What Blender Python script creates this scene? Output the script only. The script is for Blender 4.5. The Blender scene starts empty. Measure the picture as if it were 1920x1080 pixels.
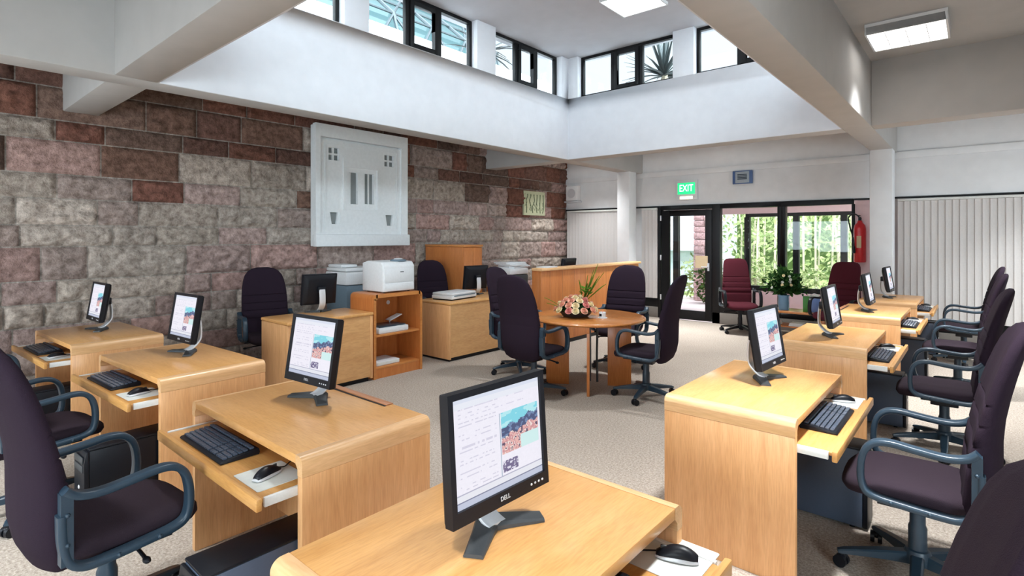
import bpy, bmesh, math, random
from mathutils import Vector, Matrix, noise
R = math.radians
rng = random.Random(7)
scene = bpy.context.scene
COL = scene.collection

# ------------------------------------------------------------------ materials
def new_mat(name):
    m = bpy.data.materials.new(name); m.use_nodes = True
    nt = m.node_tree; b = nt.nodes['Principled BSDF']
    return m, nt, b
def N(nt, t, **kw):
    n = nt.nodes.new(t)
    for k, v in kw.items(): setattr(n, k, v)
    return n
def plain(name, col, rough=0.5, metal=0.0, coat=0.0, spec=None, bump=0.0, bscale=200):
    m, nt, b = new_mat(name)
    b.inputs['Base Color'].default_value = (*col, 1); b.inputs['Roughness'].default_value = rough
    b.inputs['Metallic'].default_value = metal
    if coat: b.inputs['Coat Weight'].default_value = coat; b.inputs['Coat Roughness'].default_value = 0.12
    if spec is not None: b.inputs['Specular IOR Level'].default_value = spec
    if True:
        tc = N(nt, 'ShaderNodeTexCoord'); nz = N(nt, 'ShaderNodeTexNoise')
        nz.inputs['Scale'].default_value = bscale; nz.inputs['Detail'].default_value = 3
        nt.links.new(tc.outputs['Object'], nz.inputs['Vector'])
        mx = N(nt, 'ShaderNodeMixRGB', blend_type='MULTIPLY'); mx.inputs[0].default_value = 0.25
        mx.inputs[1].default_value = (*col, 1)
        rp = N(nt, 'ShaderNodeValToRGB'); rp.color_ramp.elements[0].color = (.6, .6, .6, 1); rp.color_ramp.elements[1].color = (1.2, 1.2, 1.2, 1)
        nt.links.new(nz.outputs['Fac'], rp.inputs[0]); nt.links.new(rp.outputs[0], mx.inputs[2])
        nt.links.new(mx.outputs[0], b.inputs['Base Color'])
        if bump:
            bp = N(nt, 'ShaderNodeBump'); bp.inputs['Strength'].default_value = bump; bp.inputs['Distance'].default_value = 0.004
            nt.links.new(nz.outputs['Fac'], bp.inputs['Height']); nt.links.new(bp.outputs[0], b.inputs['Normal'])
    return m
def wood(name, c1, c2, stretch, rough=0.3, coat=0.3):
    m, nt, b = new_mat(name)
    tc = N(nt, 'ShaderNodeTexCoord'); oi = N(nt, 'ShaderNodeObjectInfo')
    ad = N(nt, 'ShaderNodeVectorMath', operation='ADD'); sc = N(nt, 'ShaderNodeVectorMath', operation='SCALE')
    cb = N(nt, 'ShaderNodeCombineXYZ')
    nt.links.new(oi.outputs['Random'], cb.inputs[0]); nt.links.new(oi.outputs['Random'], cb.inputs[1]); nt.links.new(oi.outputs['Random'], cb.inputs[2])
    nt.links.new(cb.outputs[0], sc.inputs[0]); sc.inputs['Scale'].default_value = 30
    nt.links.new(tc.outputs['Object'], ad.inputs[0]); nt.links.new(sc.outputs[0], ad.inputs[1])
    mp = N(nt, 'ShaderNodeMapping'); mp.inputs['Scale'].default_value = stretch
    nt.links.new(ad.outputs[0], mp.inputs['Vector'])
    n1 = N(nt, 'ShaderNodeTexNoise'); n1.inputs['Scale'].default_value = 3.0; n1.inputs['Detail'].default_value = 5; n1.inputs['Distortion'].default_value = .6
    n2 = N(nt, 'ShaderNodeTexNoise'); n2.inputs['Scale'].default_value = 22.0; n2.inputs['Detail'].default_value = 4
    nt.links.new(mp.outputs[0], n1.inputs['Vector']); nt.links.new(mp.outputs[0], n2.inputs['Vector'])
    r1 = N(nt, 'ShaderNodeValToRGB'); r1.color_ramp.elements[0].position = .3; r1.color_ramp.elements[1].position = .7
    r1.color_ramp.elements[0].color = (*c2, 1); r1.color_ramp.elements[1].color = (*c1, 1)
    r2 = N(nt, 'ShaderNodeValToRGB'); r2.color_ramp.elements[0].position = .35; r2.color_ramp.elements[1].position = .6
    r2.color_ramp.elements[0].color = (.92, .88, .84, 1); r2.color_ramp.elements[1].color = (1.03, 1.03, 1.03, 1)
    nt.links.new(n1.outputs['Fac'], r1.inputs[0]); nt.links.new(n2.outputs['Fac'], r2.inputs[0])
    mx = N(nt, 'ShaderNodeMixRGB', blend_type='MULTIPLY'); mx.inputs[0].default_value = 1
    nt.links.new(r1.outputs[0], mx.inputs[1]); nt.links.new(r2.outputs[0], mx.inputs[2])
    nt.links.new(mx.outputs[0], b.inputs['Base Color'])
    b.inputs['Roughness'].default_value = rough; b.inputs['Coat Weight'].default_value = coat; b.inputs['Coat Roughness'].default_value = .15
    return m
def emis(name, col, s, tex=None):
    m, nt, b = new_mat(name)
    b.inputs['Base Color'].default_value = (*col, 1); b.inputs['Emission Color'].default_value = (*col, 1); b.inputs['Emission Strength'].default_value = s
    return m
def attr_mat(name, attr='Col', rough=.9, emit=0, bump=0, bscale=60, spec=.3, hollow_shade=(.36, .30, .28)):
    m, nt, b = new_mat(name)
    at = N(nt, 'ShaderNodeAttribute', attribute_name=attr)
    b.inputs['Roughness'].default_value = rough; b.inputs['Specular IOR Level'].default_value = spec
    if emit:
        b.inputs['Base Color'].default_value = (.02, .02, .02, 1)
        nt.links.new(at.outputs['Color'], b.inputs['Emission Color']); b.inputs['Emission Strength'].default_value = emit
        return m
    tc = N(nt, 'ShaderNodeTexCoord'); nz = N(nt, 'ShaderNodeTexNoise'); nz.inputs['Scale'].default_value = bscale; nz.inputs['Detail'].default_value = 6; nz.inputs['Roughness'].default_value = .7
    nt.links.new(tc.outputs['Object'], nz.inputs['Vector'])
    rp = N(nt, 'ShaderNodeValToRGB'); rp.color_ramp.elements[0].color = (*hollow_shade, 1); rp.color_ramp.elements[1].color = (1.45, 1.45, 1.45, 1)  # mottle that darkens the bump's hollows: cavity shade put into the colour
    rp.color_ramp.elements[0].position = .3; rp.color_ramp.elements[1].position = .72
    nt.links.new(nz.outputs['Fac'], rp.inputs[0])
    mx = N(nt, 'ShaderNodeMixRGB', blend_type='MULTIPLY'); mx.inputs[0].default_value = .8
    nt.links.new(at.outputs['Color'], mx.inputs[1]); nt.links.new(rp.outputs[0], mx.inputs[2]); nt.links.new(mx.outputs[0], b.inputs['Base Color'])
    if bump:
        bp = N(nt, 'ShaderNodeBump'); bp.inputs['Strength'].default_value = bump; bp.inputs['Distance'].default_value = .03
        nt.links.new(nz.outputs['Fac'], bp.inputs['Height']); nt.links.new(bp.outputs[0], b.inputs['Normal'])
    return m
def leafmat(name, c1, c2, trans=.45):
    m = bpy.data.materials.new(name); m.use_nodes = True; nt = m.node_tree; nt.nodes.clear()
    out = N(nt, 'ShaderNodeOutputMaterial'); d = N(nt, 'ShaderNodeBsdfDiffuse'); t = N(nt, 'ShaderNodeBsdfTranslucent'); mx = N(nt, 'ShaderNodeMixShader')
    at = N(nt, 'ShaderNodeAttribute', attribute_name='Col')
    mc = N(nt, 'ShaderNodeMixRGB'); mc.inputs[1].default_value = (*c1, 1); mc.inputs[2].default_value = (*c2, 1)
    nt.links.new(at.outputs['Fac'], mc.inputs[0])
    nt.links.new(mc.outputs[0], d.inputs[0]); nt.links.new(mc.outputs[0], t.inputs[0])
    mx.inputs[0].default_value = trans; nt.links.new(d.outputs[0], mx.inputs[1]); nt.links.new(t.outputs[0], mx.inputs[2]); nt.links.new(mx.outputs[0], out.inputs[0])
    return m
def glassmat(name, tint=(1, 1, 1), gl=1.0):
    m = bpy.data.materials.new(name); m.use_nodes = True; nt = m.node_tree; nt.nodes.clear()
    out = N(nt, 'ShaderNodeOutputMaterial'); t = N(nt, 'ShaderNodeBsdfTransparent'); g = N(nt, 'ShaderNodeBsdfGlossy'); mx = N(nt, 'ShaderNodeMixShader'); f = N(nt, 'ShaderNodeLayerWeight'); f.inputs['Blend'].default_value = .5; pw = N(nt, 'ShaderNodeMath', operation='POWER'); pw.inputs[1].default_value = 4.0; ml = N(nt, 'ShaderNodeMath', operation='MULTIPLY_ADD'); ml.inputs[1].default_value = .45; ml.inputs[2].default_value = .025
    t.inputs[0].default_value = (*tint, 1); g.inputs['Roughness'].default_value = .02
    nt.links.new(f.outputs['Facing'], pw.inputs[0]); nt.links.new(pw.outputs[0], ml.inputs[0]); nt.links.new(ml.outputs[0], mx.inputs[0]); nt.links.new(t.outputs[0], mx.inputs[1]); nt.links.new(g.outputs[0], mx.inputs[2]); nt.links.new(mx.outputs[0], out.inputs[0])
    return m

M = {}
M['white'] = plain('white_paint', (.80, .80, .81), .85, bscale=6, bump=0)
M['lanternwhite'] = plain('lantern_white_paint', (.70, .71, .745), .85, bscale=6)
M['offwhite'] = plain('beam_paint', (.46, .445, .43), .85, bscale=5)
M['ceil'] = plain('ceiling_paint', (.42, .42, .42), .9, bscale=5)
M['top'] = wood('desk_top_wood', (.76, .41, .15), (.68, .34, .11), (.8, 7, 3), .33, .3)
M['side'] = wood('desk_side_wood', (.78, .435, .20), (.69, .355, .148), (8, 8, .55), .4, .12)
M['lip'] = wood('desk_edge_wood', (.80, .49, .25), (.72, .42, .19), (7, .7, 7), .35, .15)
M['tray'] = wood('tray_wood', (.66, .36, .12), (.55, .26, .07), (.8, 7, 7), .4, .15)
M['orange'] = wood('cherry_wood', (.60, .215, .058), (.50, .16, .038), (7, 7, .6), .4, .15)
M['orangetop'] = wood('cherry_top_wood', (.62, .25, .07), (.52, .19, .05), (5, .8, 5), .3, .25)
M['tabletop'] = wood('round_table_wood', (.60, .235, .065), (.50, .18, .045), (1.2, 6, 5), .22, .4)
M['redstrip'] = wood('cable_strip_wood', (.50, .22, .10), (.42, .17, .07), (.8, 7, 7), .4, .15)
M['fabric'] = plain('purple_fabric', (.024, .0145, .0245), .95, spec=.12, bump=.5, bscale=420)
M['seatfab'] = plain('seat_fabric', (.030, .020, .028), .95, spec=.12, bump=.5, bscale=420)
M['maroon'] = plain('maroon_fabric', (.070, .012, .019), .95, spec=.12, bump=.5, bscale=420)
M['arm'] = plain('slate_plastic', (.020, .042, .066), .38, bscale=150)
M['black'] = plain('black_plastic', (.007, .008, .012), .4, spec=.3, bscale=150)
M['blackframe'] = plain('black_frame', (.005, .005, .006), .45, spec=.25, bscale=40)
M['tower'] = plain('slate_metal', (.075, .10, .15), .5, bscale=120)
M['dgrey'] = plain('dark_grey_plastic', (.045, .05, .055), .45, bscale=150)
M['key'] = plain('key_plastic', (.055, .072, .105), .3, bscale=150)
M['silver'] = plain('silver_plastic', (.70, .71, .74), .35, metal=.3, bscale=100)
M['metalwhite'] = plain('white_metal', (.75, .75, .72), .4, bscale=100)
M['paper'] = plain('paper', (.72, .75, .72), .8, bscale=30)
M['devwhite'] = plain('device_white', (.74, .75, .76), .45, bscale=40)
M['devgrey'] = plain('device_slate', (.14, .20, .25), .5, bscale=40)
M['relief'] = plain('plaster_white', (.80, .82, .83), .8, bump=.25, bscale=25)
M['reliefdark'] = plain('niche_grey', (.24, .26, .26), .8, bscale=25)
M['concrete'] = plain('concrete', (.20, .18, .16), .9, bump=.4, bscale=30)
M['slat'] = plain('blind_fabric', (.62, .585, .565), .85, bscale=60)
M['pinkwall'] = plain('pink_plaster', (.66, .46, .46), .9, bscale=20)
M['pinkfloor'] = plain('pink_floor', (.62, .48, .47), .8, bscale=15)
M['bldg'] = plain('building_white', (.42, .46, .52), .9, bscale=8)
M['grass'] = plain('grass', (.20, .27, .07), .95, bscale=25)
M['trunk'] = plain('trunk_bark', (.42, .37, .27), .9, bscale=25)
M['red'] = plain('extinguisher_red', (.55, .015, .02), .3, coat=.3, bscale=30)
M['green'] = emis('exit_green', (.02, .62, .22), 1.1)
M['exitwhite'] = emis('exit_letters', (.85, 1.0, .9), 1.6)
M['bluebox'] = plain('blue_frame', (.06, .12, .28), .4, bscale=40)
M['greypanel'] = plain('grey_panel', (.35, .40, .45), .5, bscale=40)
M['lamp'] = emis('lamp_diffuser', (1.0, .985, .95), 3.5)
M['glass'] = glassmat('pane_glass')
M['skyglass'] = glassmat('skylight_glass', (.62, .80, .82))
M['leaf'] = leafmat('leaf_green', (.10, .15, .05), (.50, .54, .27), .4)
M['leafdark'] = leafmat('leaf_dark', (.015, .05, .018), (.05, .12, .03), .25)
M['leaffern'] = leafmat('leaf_fern', (.10, .26, .03), (.28, .42, .08), .35)
M['agave'] = plain('agave_leaf', (.012, .022, .022), .6, bscale=20)
M['vase'] = plain('blue_glaze', (.16, .32, .50), .25, coat=.4, bscale=14)
M['bag'] = plain('gift_blue', (.16, .26, .55), .5, bscale=14)
M['baggreen'] = plain('gift_green', (.05, .26, .04), .5, bscale=14)
M['rose'] = plain('rose_peach', (.80, .42, .30), .7, bscale=60)
M['rosey'] = plain('rose_cream', (.85, .72, .45), .7, bscale=60)
M['rosep'] = plain('rose_pink', (.72, .27, .24), .7, bscale=60)
M['petal'] = plain('petal_white', (.85, .85, .75), .7, bscale=60)
M['bowl'] = plain('dark_bowl', (.025, .02, .02), .4, bscale=60)
M['notice'] = plain('notice_paper', (.55, .42, .26), .8, bscale=30)
M['art'] = plain('batik_cloth', (.50, .52, .34), .9, bump=.2, bscale=40)
M['artdark'] = plain('batik_ink', (.10, .13, .07), .9, bscale=60)
M['stone'] = attr_mat('rough_stone', rough=.95, bump=1.0, bscale=15, hollow_shade=(.24, .19, .165))
M['brick'] = attr_mat('pink_stone', rough=.95, bump=.6, bscale=22)
M['screen'] = attr_mat('screen_glow', rough=.25, emit=.90)
M['lcd'] = plain('lcd_dark', (.03, .05, .07), .2, bscale=40)
M['steelbar'] = plain('dark_steel', (.02, .03, .035), .5, bscale=40)
M['roofdeck'] = plain('roof_deck', (.5, .5, .5), .9, bscale=4)
M['parapet'] = plain('parapet_plaster', (.80, .78, .77), .9, bscale=8)
def carpet():
    m, nt, b = new_mat('carpet')
    tc = N(nt, 'ShaderNodeTexCoord'); a = N(nt, 'ShaderNodeTexNoise'); a.inputs['Scale'].default_value = 1.3; a.inputs['Detail'].default_value = 4
    f = N(nt, 'ShaderNodeTexNoise'); f.inputs['Scale'].default_value = 75; f.inputs['Detail'].default_value = 5; f.inputs['Roughness'].default_value = .8
    nt.links.new(tc.outputs['Object'], a.inputs['Vector']); nt.links.new(tc.outputs['Object'], f.inputs['Vector'])
    r = N(nt, 'ShaderNodeValToRGB'); r.color_ramp.elements[0].position = .36; r.color_ramp.elements[1].position = .64
    r.color_ramp.elements[0].color = (.25, .205, .165, 1); r.color_ramp.elements[1].color = (.56, .49, .425, 1)
    nt.links.new(f.outputs['Fac'], r.inputs[0])
    r2 = N(nt, 'ShaderNodeValToRGB'); r2.color_ramp.elements[0].color = (.82, .82, .82, 1); r2.color_ramp.elements[1].color = (1.12, 1.12, 1.12, 1)
    nt.links.new(a.outputs['Fac'], r2.inputs[0])
    mx = N(nt, 'ShaderNodeMixRGB', blend_type='MULTIPLY'); mx.inputs[0].default_value = 1
    nt.links.new(r.outputs[0], mx.inputs[1]); nt.links.new(r2.outputs[0], mx.inputs[2]); nt.links.new(mx.outputs[0], b.inputs['Base Color'])
    b.inputs['Roughness'].default_value = 1; b.inputs['Specular IOR Level'].default_value = .1
    bp = N(nt, 'ShaderNodeBump'); bp.inputs['Strength'].default_value = .5; bp.inputs['Distance'].default_value = .006
    nt.links.new(f.outputs['Fac'], bp.inputs['Height']); nt.links.new(bp.outputs[0], b.inputs['Normal'])
    return m
M['carpet'] = carpet()

# ------------------------------------------------------------------ mesh builder
class MB:
    def __init__(s): s.v = []; s.f = []; s.c = []; s.colf = None
    def add(s, vs, fs, col=None):
        o = len(s.v); s.v += [tuple(p) for p in vs]; s.f += [tuple(i + o for i in f) for f in fs]
        s.c += [col] * len(fs); return s
    def box(s, x0, x1, y0, y1, z0, z1, m=None, col=None):
        vs = [(x, y, z) for x in (x0, x1) for y in (y0, y1) for z in (z0, z1)]
        if m is not None: vs = [m @ Vector(p) for p in vs]
        return s.add(vs, [(0, 1, 3, 2), (4, 6, 7, 5), (0, 4, 5, 1), (2, 3, 7, 6), (0, 2, 6, 4), (1, 5, 7, 3)], col)
    def loft(s, rings, cap=True, closed=False, col=None):
        n = len(rings[0]); o = len(s.v); vs = [p for r in rings for p in r]; fs = []
        k = len(rings)
        for i in range(k if closed else k - 1):
            a = i * n; b = ((i + 1) % k) * n
            for j in range(n):
                q = (j + 1) % n
                fs.append((a + j, a + q, b + q, b + j))
        if cap and not closed: fs += [tuple(reversed(range(n))), tuple(range((k - 1) * n, k * n))]
        return s.add(vs, fs, col)
    def sweep(s, path, sec, up=(1, 0, 0), closed=False, cap=True, scale=None):
        # sec: list of (a, b): a along 'up', b along up x tangent
        P = [Vector(p) for p in path]; U = Vector(up); rings = []; n = len(P)
        for i, p in enumerate(P):
            if closed: t = P[(i + 1) % n] - P[i - 1]
            else: t = P[min(i + 1, n - 1)] - P[max(i - 1, 0)]
            t.normalize(); u = (U - t * U.dot(t))
            if u.length < 1e-4: u = Vector((0, 1, 0)) - t * t.y
            u.normalize(); w = u.cross(t); k = scale[i] if scale else 1
            rings.append([p + u * a * k + w * b * k for a, b in sec])
        return s.loft(rings, cap, closed)
    def tube(s, path, r, n=8, closed=False, scale=None):
        sec = [(r * math.cos(2 * math.pi * k / n), r * math.sin(2 * math.pi * k / n)) for k in range(n)]
        return s.sweep(path, sec, (0.13, 0.21, 1) if not closed else (0, 0, 1), closed, True, scale)
    def cyl(s, x, y, z0, z1, r, n=16, r1=None):
        r1 = r if r1 is None else r1
        return s.loft([[(x + q * math.cos(2 * math.pi * k / n), y + q * math.sin(2 * math.pi * k / n), z) for k in range(n)] for q, z in ((r, z0), (r1, z1))])
    def lathe(s, prof, n=20, x=0, y=0):
        return s.loft([[(x + r * math.cos(2 * math.pi * k / n), y + r * math.sin(2 * math.pi * k / n), z) for k in range(n)] for r, z in prof])
    def prism(s, poly, axis, a, b):
        def mk(p, t):
            if axis == 'y': return (p[0], t, p[1])
            if axis == 'x': return (t, p[0], p[1])
            return (p[0], p[1], t)
        return s.loft([[mk(p, a) for p in poly], [mk(p, b) for p in poly]])
    def ball(s, c, rx, ry=None, rz=None, n=8, k=6):
        ry = ry or rx; rz = rz or rx
        rings = []
        for i in range(k + 1):
            t = -math.pi / 2 + math.pi * (i + .02) / (k + .04)
            rings.append([(c[0] + rx * math.cos(t) * math.cos(2 * math.pi * j / n), c[1] + ry * math.cos(t) * math.sin(2 * math.pi * j / n), c[2] + rz * math.sin(t)) for j in range(n)])
        return s.loft(rings)
    def leaf(s, base, d, L, w, nrm, col=None, bend=0.2):
        d = Vector(d).normalized(); sd = d.cross(Vector(nrm))
        if sd.length < 1e-3: sd = d.cross(Vector((0.3, 1, .2)))
        sd.normalize(); up = sd.cross(d); b = Vector(base)
        p = [b, b + d * L * .45 + sd * w * .5 - up * bend * L * .05, b + d * L - up * bend * L * .35, b + d * L * .45 - sd * w * .5 - up * bend * L * .05]
        return s.add(p, [(0, 1, 2, 3)], col)
    def build(s, name, mat, parent=None, bevel=0, seg=2, ang=35, smooth=True, loc=None):
        me = bpy.data.meshes.new(name); me.from_pydata(s.v, [], s.f); 
        if s.c and any(c is not None for c in s.c):
            ca = me.color_attributes.new('Col', 'FLOAT_COLOR', 'CORNER')
            for p in me.polygons:
                c = s.c[p.index] or (1, 1, 1)
                if isinstance(c, float): c = (c, c, c)
                for li in p.loop_indices: ca.data[li].color = (*c, 1)
        else:
            pass
        bm = bmesh.new(); bm.from_mesh(me)
        if bevel:
            bmesh.ops.remove_doubles(bm, verts=bm.verts, dist=1e-6)
            bmesh.ops.recalc_face_normals(bm, faces=bm.faces)
            es = [e for e in bm.edges if len(e.link_faces) == 2 and e.calc_face_angle(0) > R(30)]
            bmesh.ops.bevel(bm, geom=es, offset=bevel, segments=seg, affect='EDGES', profile=.5, clamp_overlap=True)
        bmesh.ops.recalc_face_normals(bm, faces=bm.faces)
        bm.to_mesh(me); bm.free()
        if smooth and len(me.polygons):
            me.shade_smooth(); me.set_sharp_from_angle(angle=R(ang))
        me.materials.append(mat)
        o = bpy.data.objects.new(name, me); COL.objects.link(o)
        if parent: o.parent = parent
        if loc: o.location = loc
        return o
def box(name, mat, d, parent=None, bevel=0, seg=2):
    return MB().box(*d).build(name, mat, parent, bevel, seg)
def thing(name, label, cat, loc=(0, 0, 0), rz=0, group=None):
    o = bpy.data.objects.new(name, None); COL.objects.link(o); o.empty_display_size = .1
    o.location = loc; o.rotation_euler = (0, 0, R(rz)); o['label'] = label; o['category'] = cat
    if group: o['group'] = group
    return o
def tag(o, label, cat, group=None):
    o['label'] = label; o['category'] = cat
    if group: o['group'] = group
    return o
def struct(o, label=None):
    o['kind'] = 'structure'
    if label: o['label'] = label
    return o
def sroot(name, loc=(0, 0, 0), rz=0):
    o = bpy.data.objects.new(name, None); COL.objects.link(o); o.location = loc; o.rotation_euler = (0, 0, R(rz)); o['kind'] = 'structure'
    return o
def dup(root, label, loc, rz, group=None):
    def cp(o, par):
        c = o.copy(); COL.objects.link(c)
        if par: c.parent = par
        for ch in o.children: cp(ch, c)
        return c
    r = cp(root, None); r.location = loc; r.rotation_euler = (0, 0, R(rz)); r['label'] = label
    if group: r['group'] = group
    return r
def text_mesh(body, size, depth=.002):
    cu = bpy.data.curves.new('lettering', 'FONT'); cu.body = body; cu.size = size; cu.extrude = depth; cu.align_x = 'CENTER'; cu.align_y = 'CENTER'; cu.resolution_u = 3
    o = bpy.data.objects.new('lettering', cu); COL.objects.link(o)
    dg = bpy.context.evaluated_depsgraph_get(); me = bpy.data.meshes.new_from_object(o.evaluated_get(dg))
    bpy.data.objects.remove(o); return me
def rrect(w, h, r, n=4):
    out = []
    for cx, cy, a in ((w - r, h - r, 0), (-w + r, h - r, 90), (-w + r, -h + r, 180), (w - r, -h + r, 270)):
        for k in range(n + 1):
            t = R(a + 90 * k / n); out.append((cx + r * math.cos(t), cy + r * math.sin(t)))
    return out

# ------------------------------------------------------------------ room constants
XW, YB, XR, YF = -6.82, 9.736, 2.3, -2.6
BX0, BX1, BX2, BX3 = -5.27, -5.0, -1.19, -.91
BY0, BY1, BY2, BY3 = 1.15, 1.44, 7.18, 7.46
ZB, ZC, ZL, ZS = 2.78, 3.5, 4.40, 3.75

struct(box('floor', M['carpet'], (XW - .3, XR + .1, YF - .1, YB, -.1, 0)))
b = MB()
b.box(XW - .3, BX0 + .01, YF - .1, YB + .2, ZC, ZC + .12); b.box(BX3 - .01, XR + .1, YF - .1, YB + .2, ZC, ZC + .12)
b.box(BX0 + .01, BX3 - .01, YF - .1, BY0 + .01, ZC, ZC + .12); b.box(BX0 + .01, BX3 - .01, BY3 - .01, YB + .2, ZC, ZC + .12)
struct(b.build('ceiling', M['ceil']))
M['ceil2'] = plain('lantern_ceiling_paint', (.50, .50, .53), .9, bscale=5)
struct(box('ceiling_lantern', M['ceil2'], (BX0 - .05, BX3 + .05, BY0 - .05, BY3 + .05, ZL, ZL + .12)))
# beams
bl = .012
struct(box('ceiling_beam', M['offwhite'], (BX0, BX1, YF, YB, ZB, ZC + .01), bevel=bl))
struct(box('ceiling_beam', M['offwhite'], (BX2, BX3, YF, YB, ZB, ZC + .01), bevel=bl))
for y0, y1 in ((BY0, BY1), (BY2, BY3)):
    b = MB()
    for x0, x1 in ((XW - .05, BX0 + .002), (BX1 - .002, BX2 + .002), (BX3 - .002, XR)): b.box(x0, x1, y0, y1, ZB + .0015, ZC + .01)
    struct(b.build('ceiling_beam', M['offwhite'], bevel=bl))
# lantern walls with window openings
def lantern_wall(name, length, wins, rot, loc, glaz=True):
    # local: x along the wall, y outward thickness 0..0.2, interior face at y=0
    root = sroot(name, loc, rot)
    b = MB(); b.box(0, length, -.01, .06, ZB + .004, ZC + .02); b.box(0, length, -.01, .2, ZC + .02, ZS)
    xs = [0] + [q for w in wins for q in w] + [length]
    for i in range(0, len(xs), 2):
        if xs[i + 1] - xs[i] > .01: b.box(xs[i], xs[i + 1], -.01, .2, ZS, ZL + .01)
    b.build('wall_body', M['lanternwhite'], root, bevel=.006)
    return root
def clerestory(n, w, rot, loc, sash=1):
    # three lights, the middle one an opening sash with a heavier frame
    r = sroot('window_%d' % n, loc, rot); H = ZL - ZS; y = .09; fr = .045
    b = MB(); b.box(0, w, y, y + .06, 0, fr); b.box(0, w, y, y + .06, H - fr, H); b.box(0, fr, y, y + .06, fr, H - fr); b.box(w - fr, w, y, y + .06, fr, H - fr)
    a1 = w * .36; a2 = w * .66
    b.box(a1 - .03, a1 + .03, y, y + .06, fr, H - fr); b.box(a2 - .03, a2 + .03, y, y + .06, fr, H - fr)
    b.build('window_frame', M['blackframe'], r, bevel=.004)
    s = MB(); q = .055; y2 = y - .015
    s.box(a1 + .03, a1 + .03 + q, y2, y + .05, fr, H - fr); s.box(a2 - .03 - q, a2 - .03, y2, y + .05, fr, H - fr)
    s.box(a1 + .03 + q, a2 - .03 - q, y2, y + .05, fr, fr + q); s.box(a1 + .03 + q, a2 - .03 - q, y2, y + .05, H - fr - q, H - fr)
    s.build('window_sash', M['blackframe'], r, bevel=.004)
    for x0, x1, z0, z1 in ((fr, a1 - .03, fr, H - fr), (a1 + .03 + q, a2 - .03 - q, fr + q, H - fr - q), (a2 + .03, w - fr, fr, H - fr)):
        MB().box(x0 - .01, x1 + .01, y + .028, y + .034, z0 - .01, z1 + .01).build('pane', M['glass'], r)
    return r
# left: local x -> +Y, outward -> -X  (rot 90)
LW = [(1.6 - BY1, 3.127 - BY1), (3.43 - BY1, 5.093 - BY1), (5.454 - BY1, 6.997 - BY1)]
lantern_wall('wall_lantern_left', BY2 - BY1, LW, 90, (BX1, BY1, 0))
for i, (a, c) in enumerate(LW): clerestory(i + 1, c - a, 90, (BX1, BY1 + a, ZS))
BW = [(.19, 1.77), (2.07, 3.65)]
lantern_wall('wall_lantern_back', BX2 - BX1, BW, 0, (BX1, BY2, 0))
for i, (a, c) in enumerate(BW): clerestory(i + 4, c - a, 0, (BX1 + a, BY2, ZS))
RW = [(.16, 1.7), (2.06, 3.6), (3.96, 5.55)]
lantern_wall('wall_lantern_right', BY2 - BY1, RW, -90, (BX2, BY2, 0))
for i, (a, c) in enumerate(RW): clerestory(i + 6, c - a, -90, (BX2, BY2 - a, ZS))
FW = [(.19, 1.77), (2.07, 3.65)]
lantern_wall('wall_lantern_front', BX2 - BX1, FW, 180, (BX2, BY1, 0))
for i, (a, c) in enumerate(FW): clerestory(i + 9, c - a, 180, (BX2 - a, BY1, ZS))
# columns
for x0, x1 in ((BX0, BX1), (BX2, BX3)):
    struct(box('column', M['white'], (x0 + .005, x1 - .005, 9.2, 9.48, 0, ZB + .01), bevel=.012))

# stone wall
def stone_wall():
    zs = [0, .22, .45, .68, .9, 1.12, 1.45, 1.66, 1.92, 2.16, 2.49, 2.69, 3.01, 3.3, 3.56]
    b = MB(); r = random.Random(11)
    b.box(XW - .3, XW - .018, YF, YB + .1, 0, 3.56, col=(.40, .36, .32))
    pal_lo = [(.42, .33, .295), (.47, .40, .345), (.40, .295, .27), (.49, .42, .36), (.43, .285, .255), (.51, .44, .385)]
    pal_hi = [(.21, .095, .07), (.20, .115, .085), (.17, .09, .07), (.23, .105, .075), (.16, .105, .085), (.22, .14, .11)]  # upper courses: redder stone, with shade under the beams put into the colour
    for i in range(len(zs) - 1):
        z0, z1 = zs[i] + .006, zs[i + 1] - .006
        y = YF - r.random() * .4
        while y < YB:
            L = r.choice((.36, .5, .62, .72, .8, .9)) * (.8 if z1 - z0 < .22 else 1)
            y0, y1 = max(y + .006, YF), min(y + L - .006, YB + .05)
            y += L
            if y1 - y0 < .05: continue
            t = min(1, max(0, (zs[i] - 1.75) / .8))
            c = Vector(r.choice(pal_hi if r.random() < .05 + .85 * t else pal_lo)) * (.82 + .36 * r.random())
            nu = max(4, int((y1 - y0) / .024)); nv = max(4, int((z1 - z0) / .024)); amp = r.choice((.022, .035, .05, .065)); sd = r.random() * 90
            vs = []; fs = []
            for a in range(nu + 1):
                for q in range(nv + 1):
                    u = a / nu; w = q / nv; yy = y0 + (y1 - y0) * u; zz = z0 + (z1 - z0) * w
                    e = min(min(u, 1 - u) * (y1 - y0), min(w, 1 - w) * (z1 - z0)); e = min(1, e / .03)
                    h = noise.fractal(Vector((yy * 8 + sd, zz * 13, sd)), 0.75, 2.1, 5)
                    st = noise.noise(Vector((yy * 3 + sd, zz * 14 + .8 * noise.noise(Vector((yy * 7, zz * 4, sd))), sd * 2)))
                    dx = -.016 + e * (.014 + amp * (.5 + .6 * h) + amp * .45 * st)
                    vs.append((XW + dx, yy, zz))
            k = nv + 1
            for a in range(nu):
                for q in range(nv): fs.append((a * k + q, (a + 1) * k + q, (a + 1) * k + q + 1, a * k + q + 1))
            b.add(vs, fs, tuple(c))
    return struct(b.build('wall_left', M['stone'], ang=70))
stone_wall()
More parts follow.
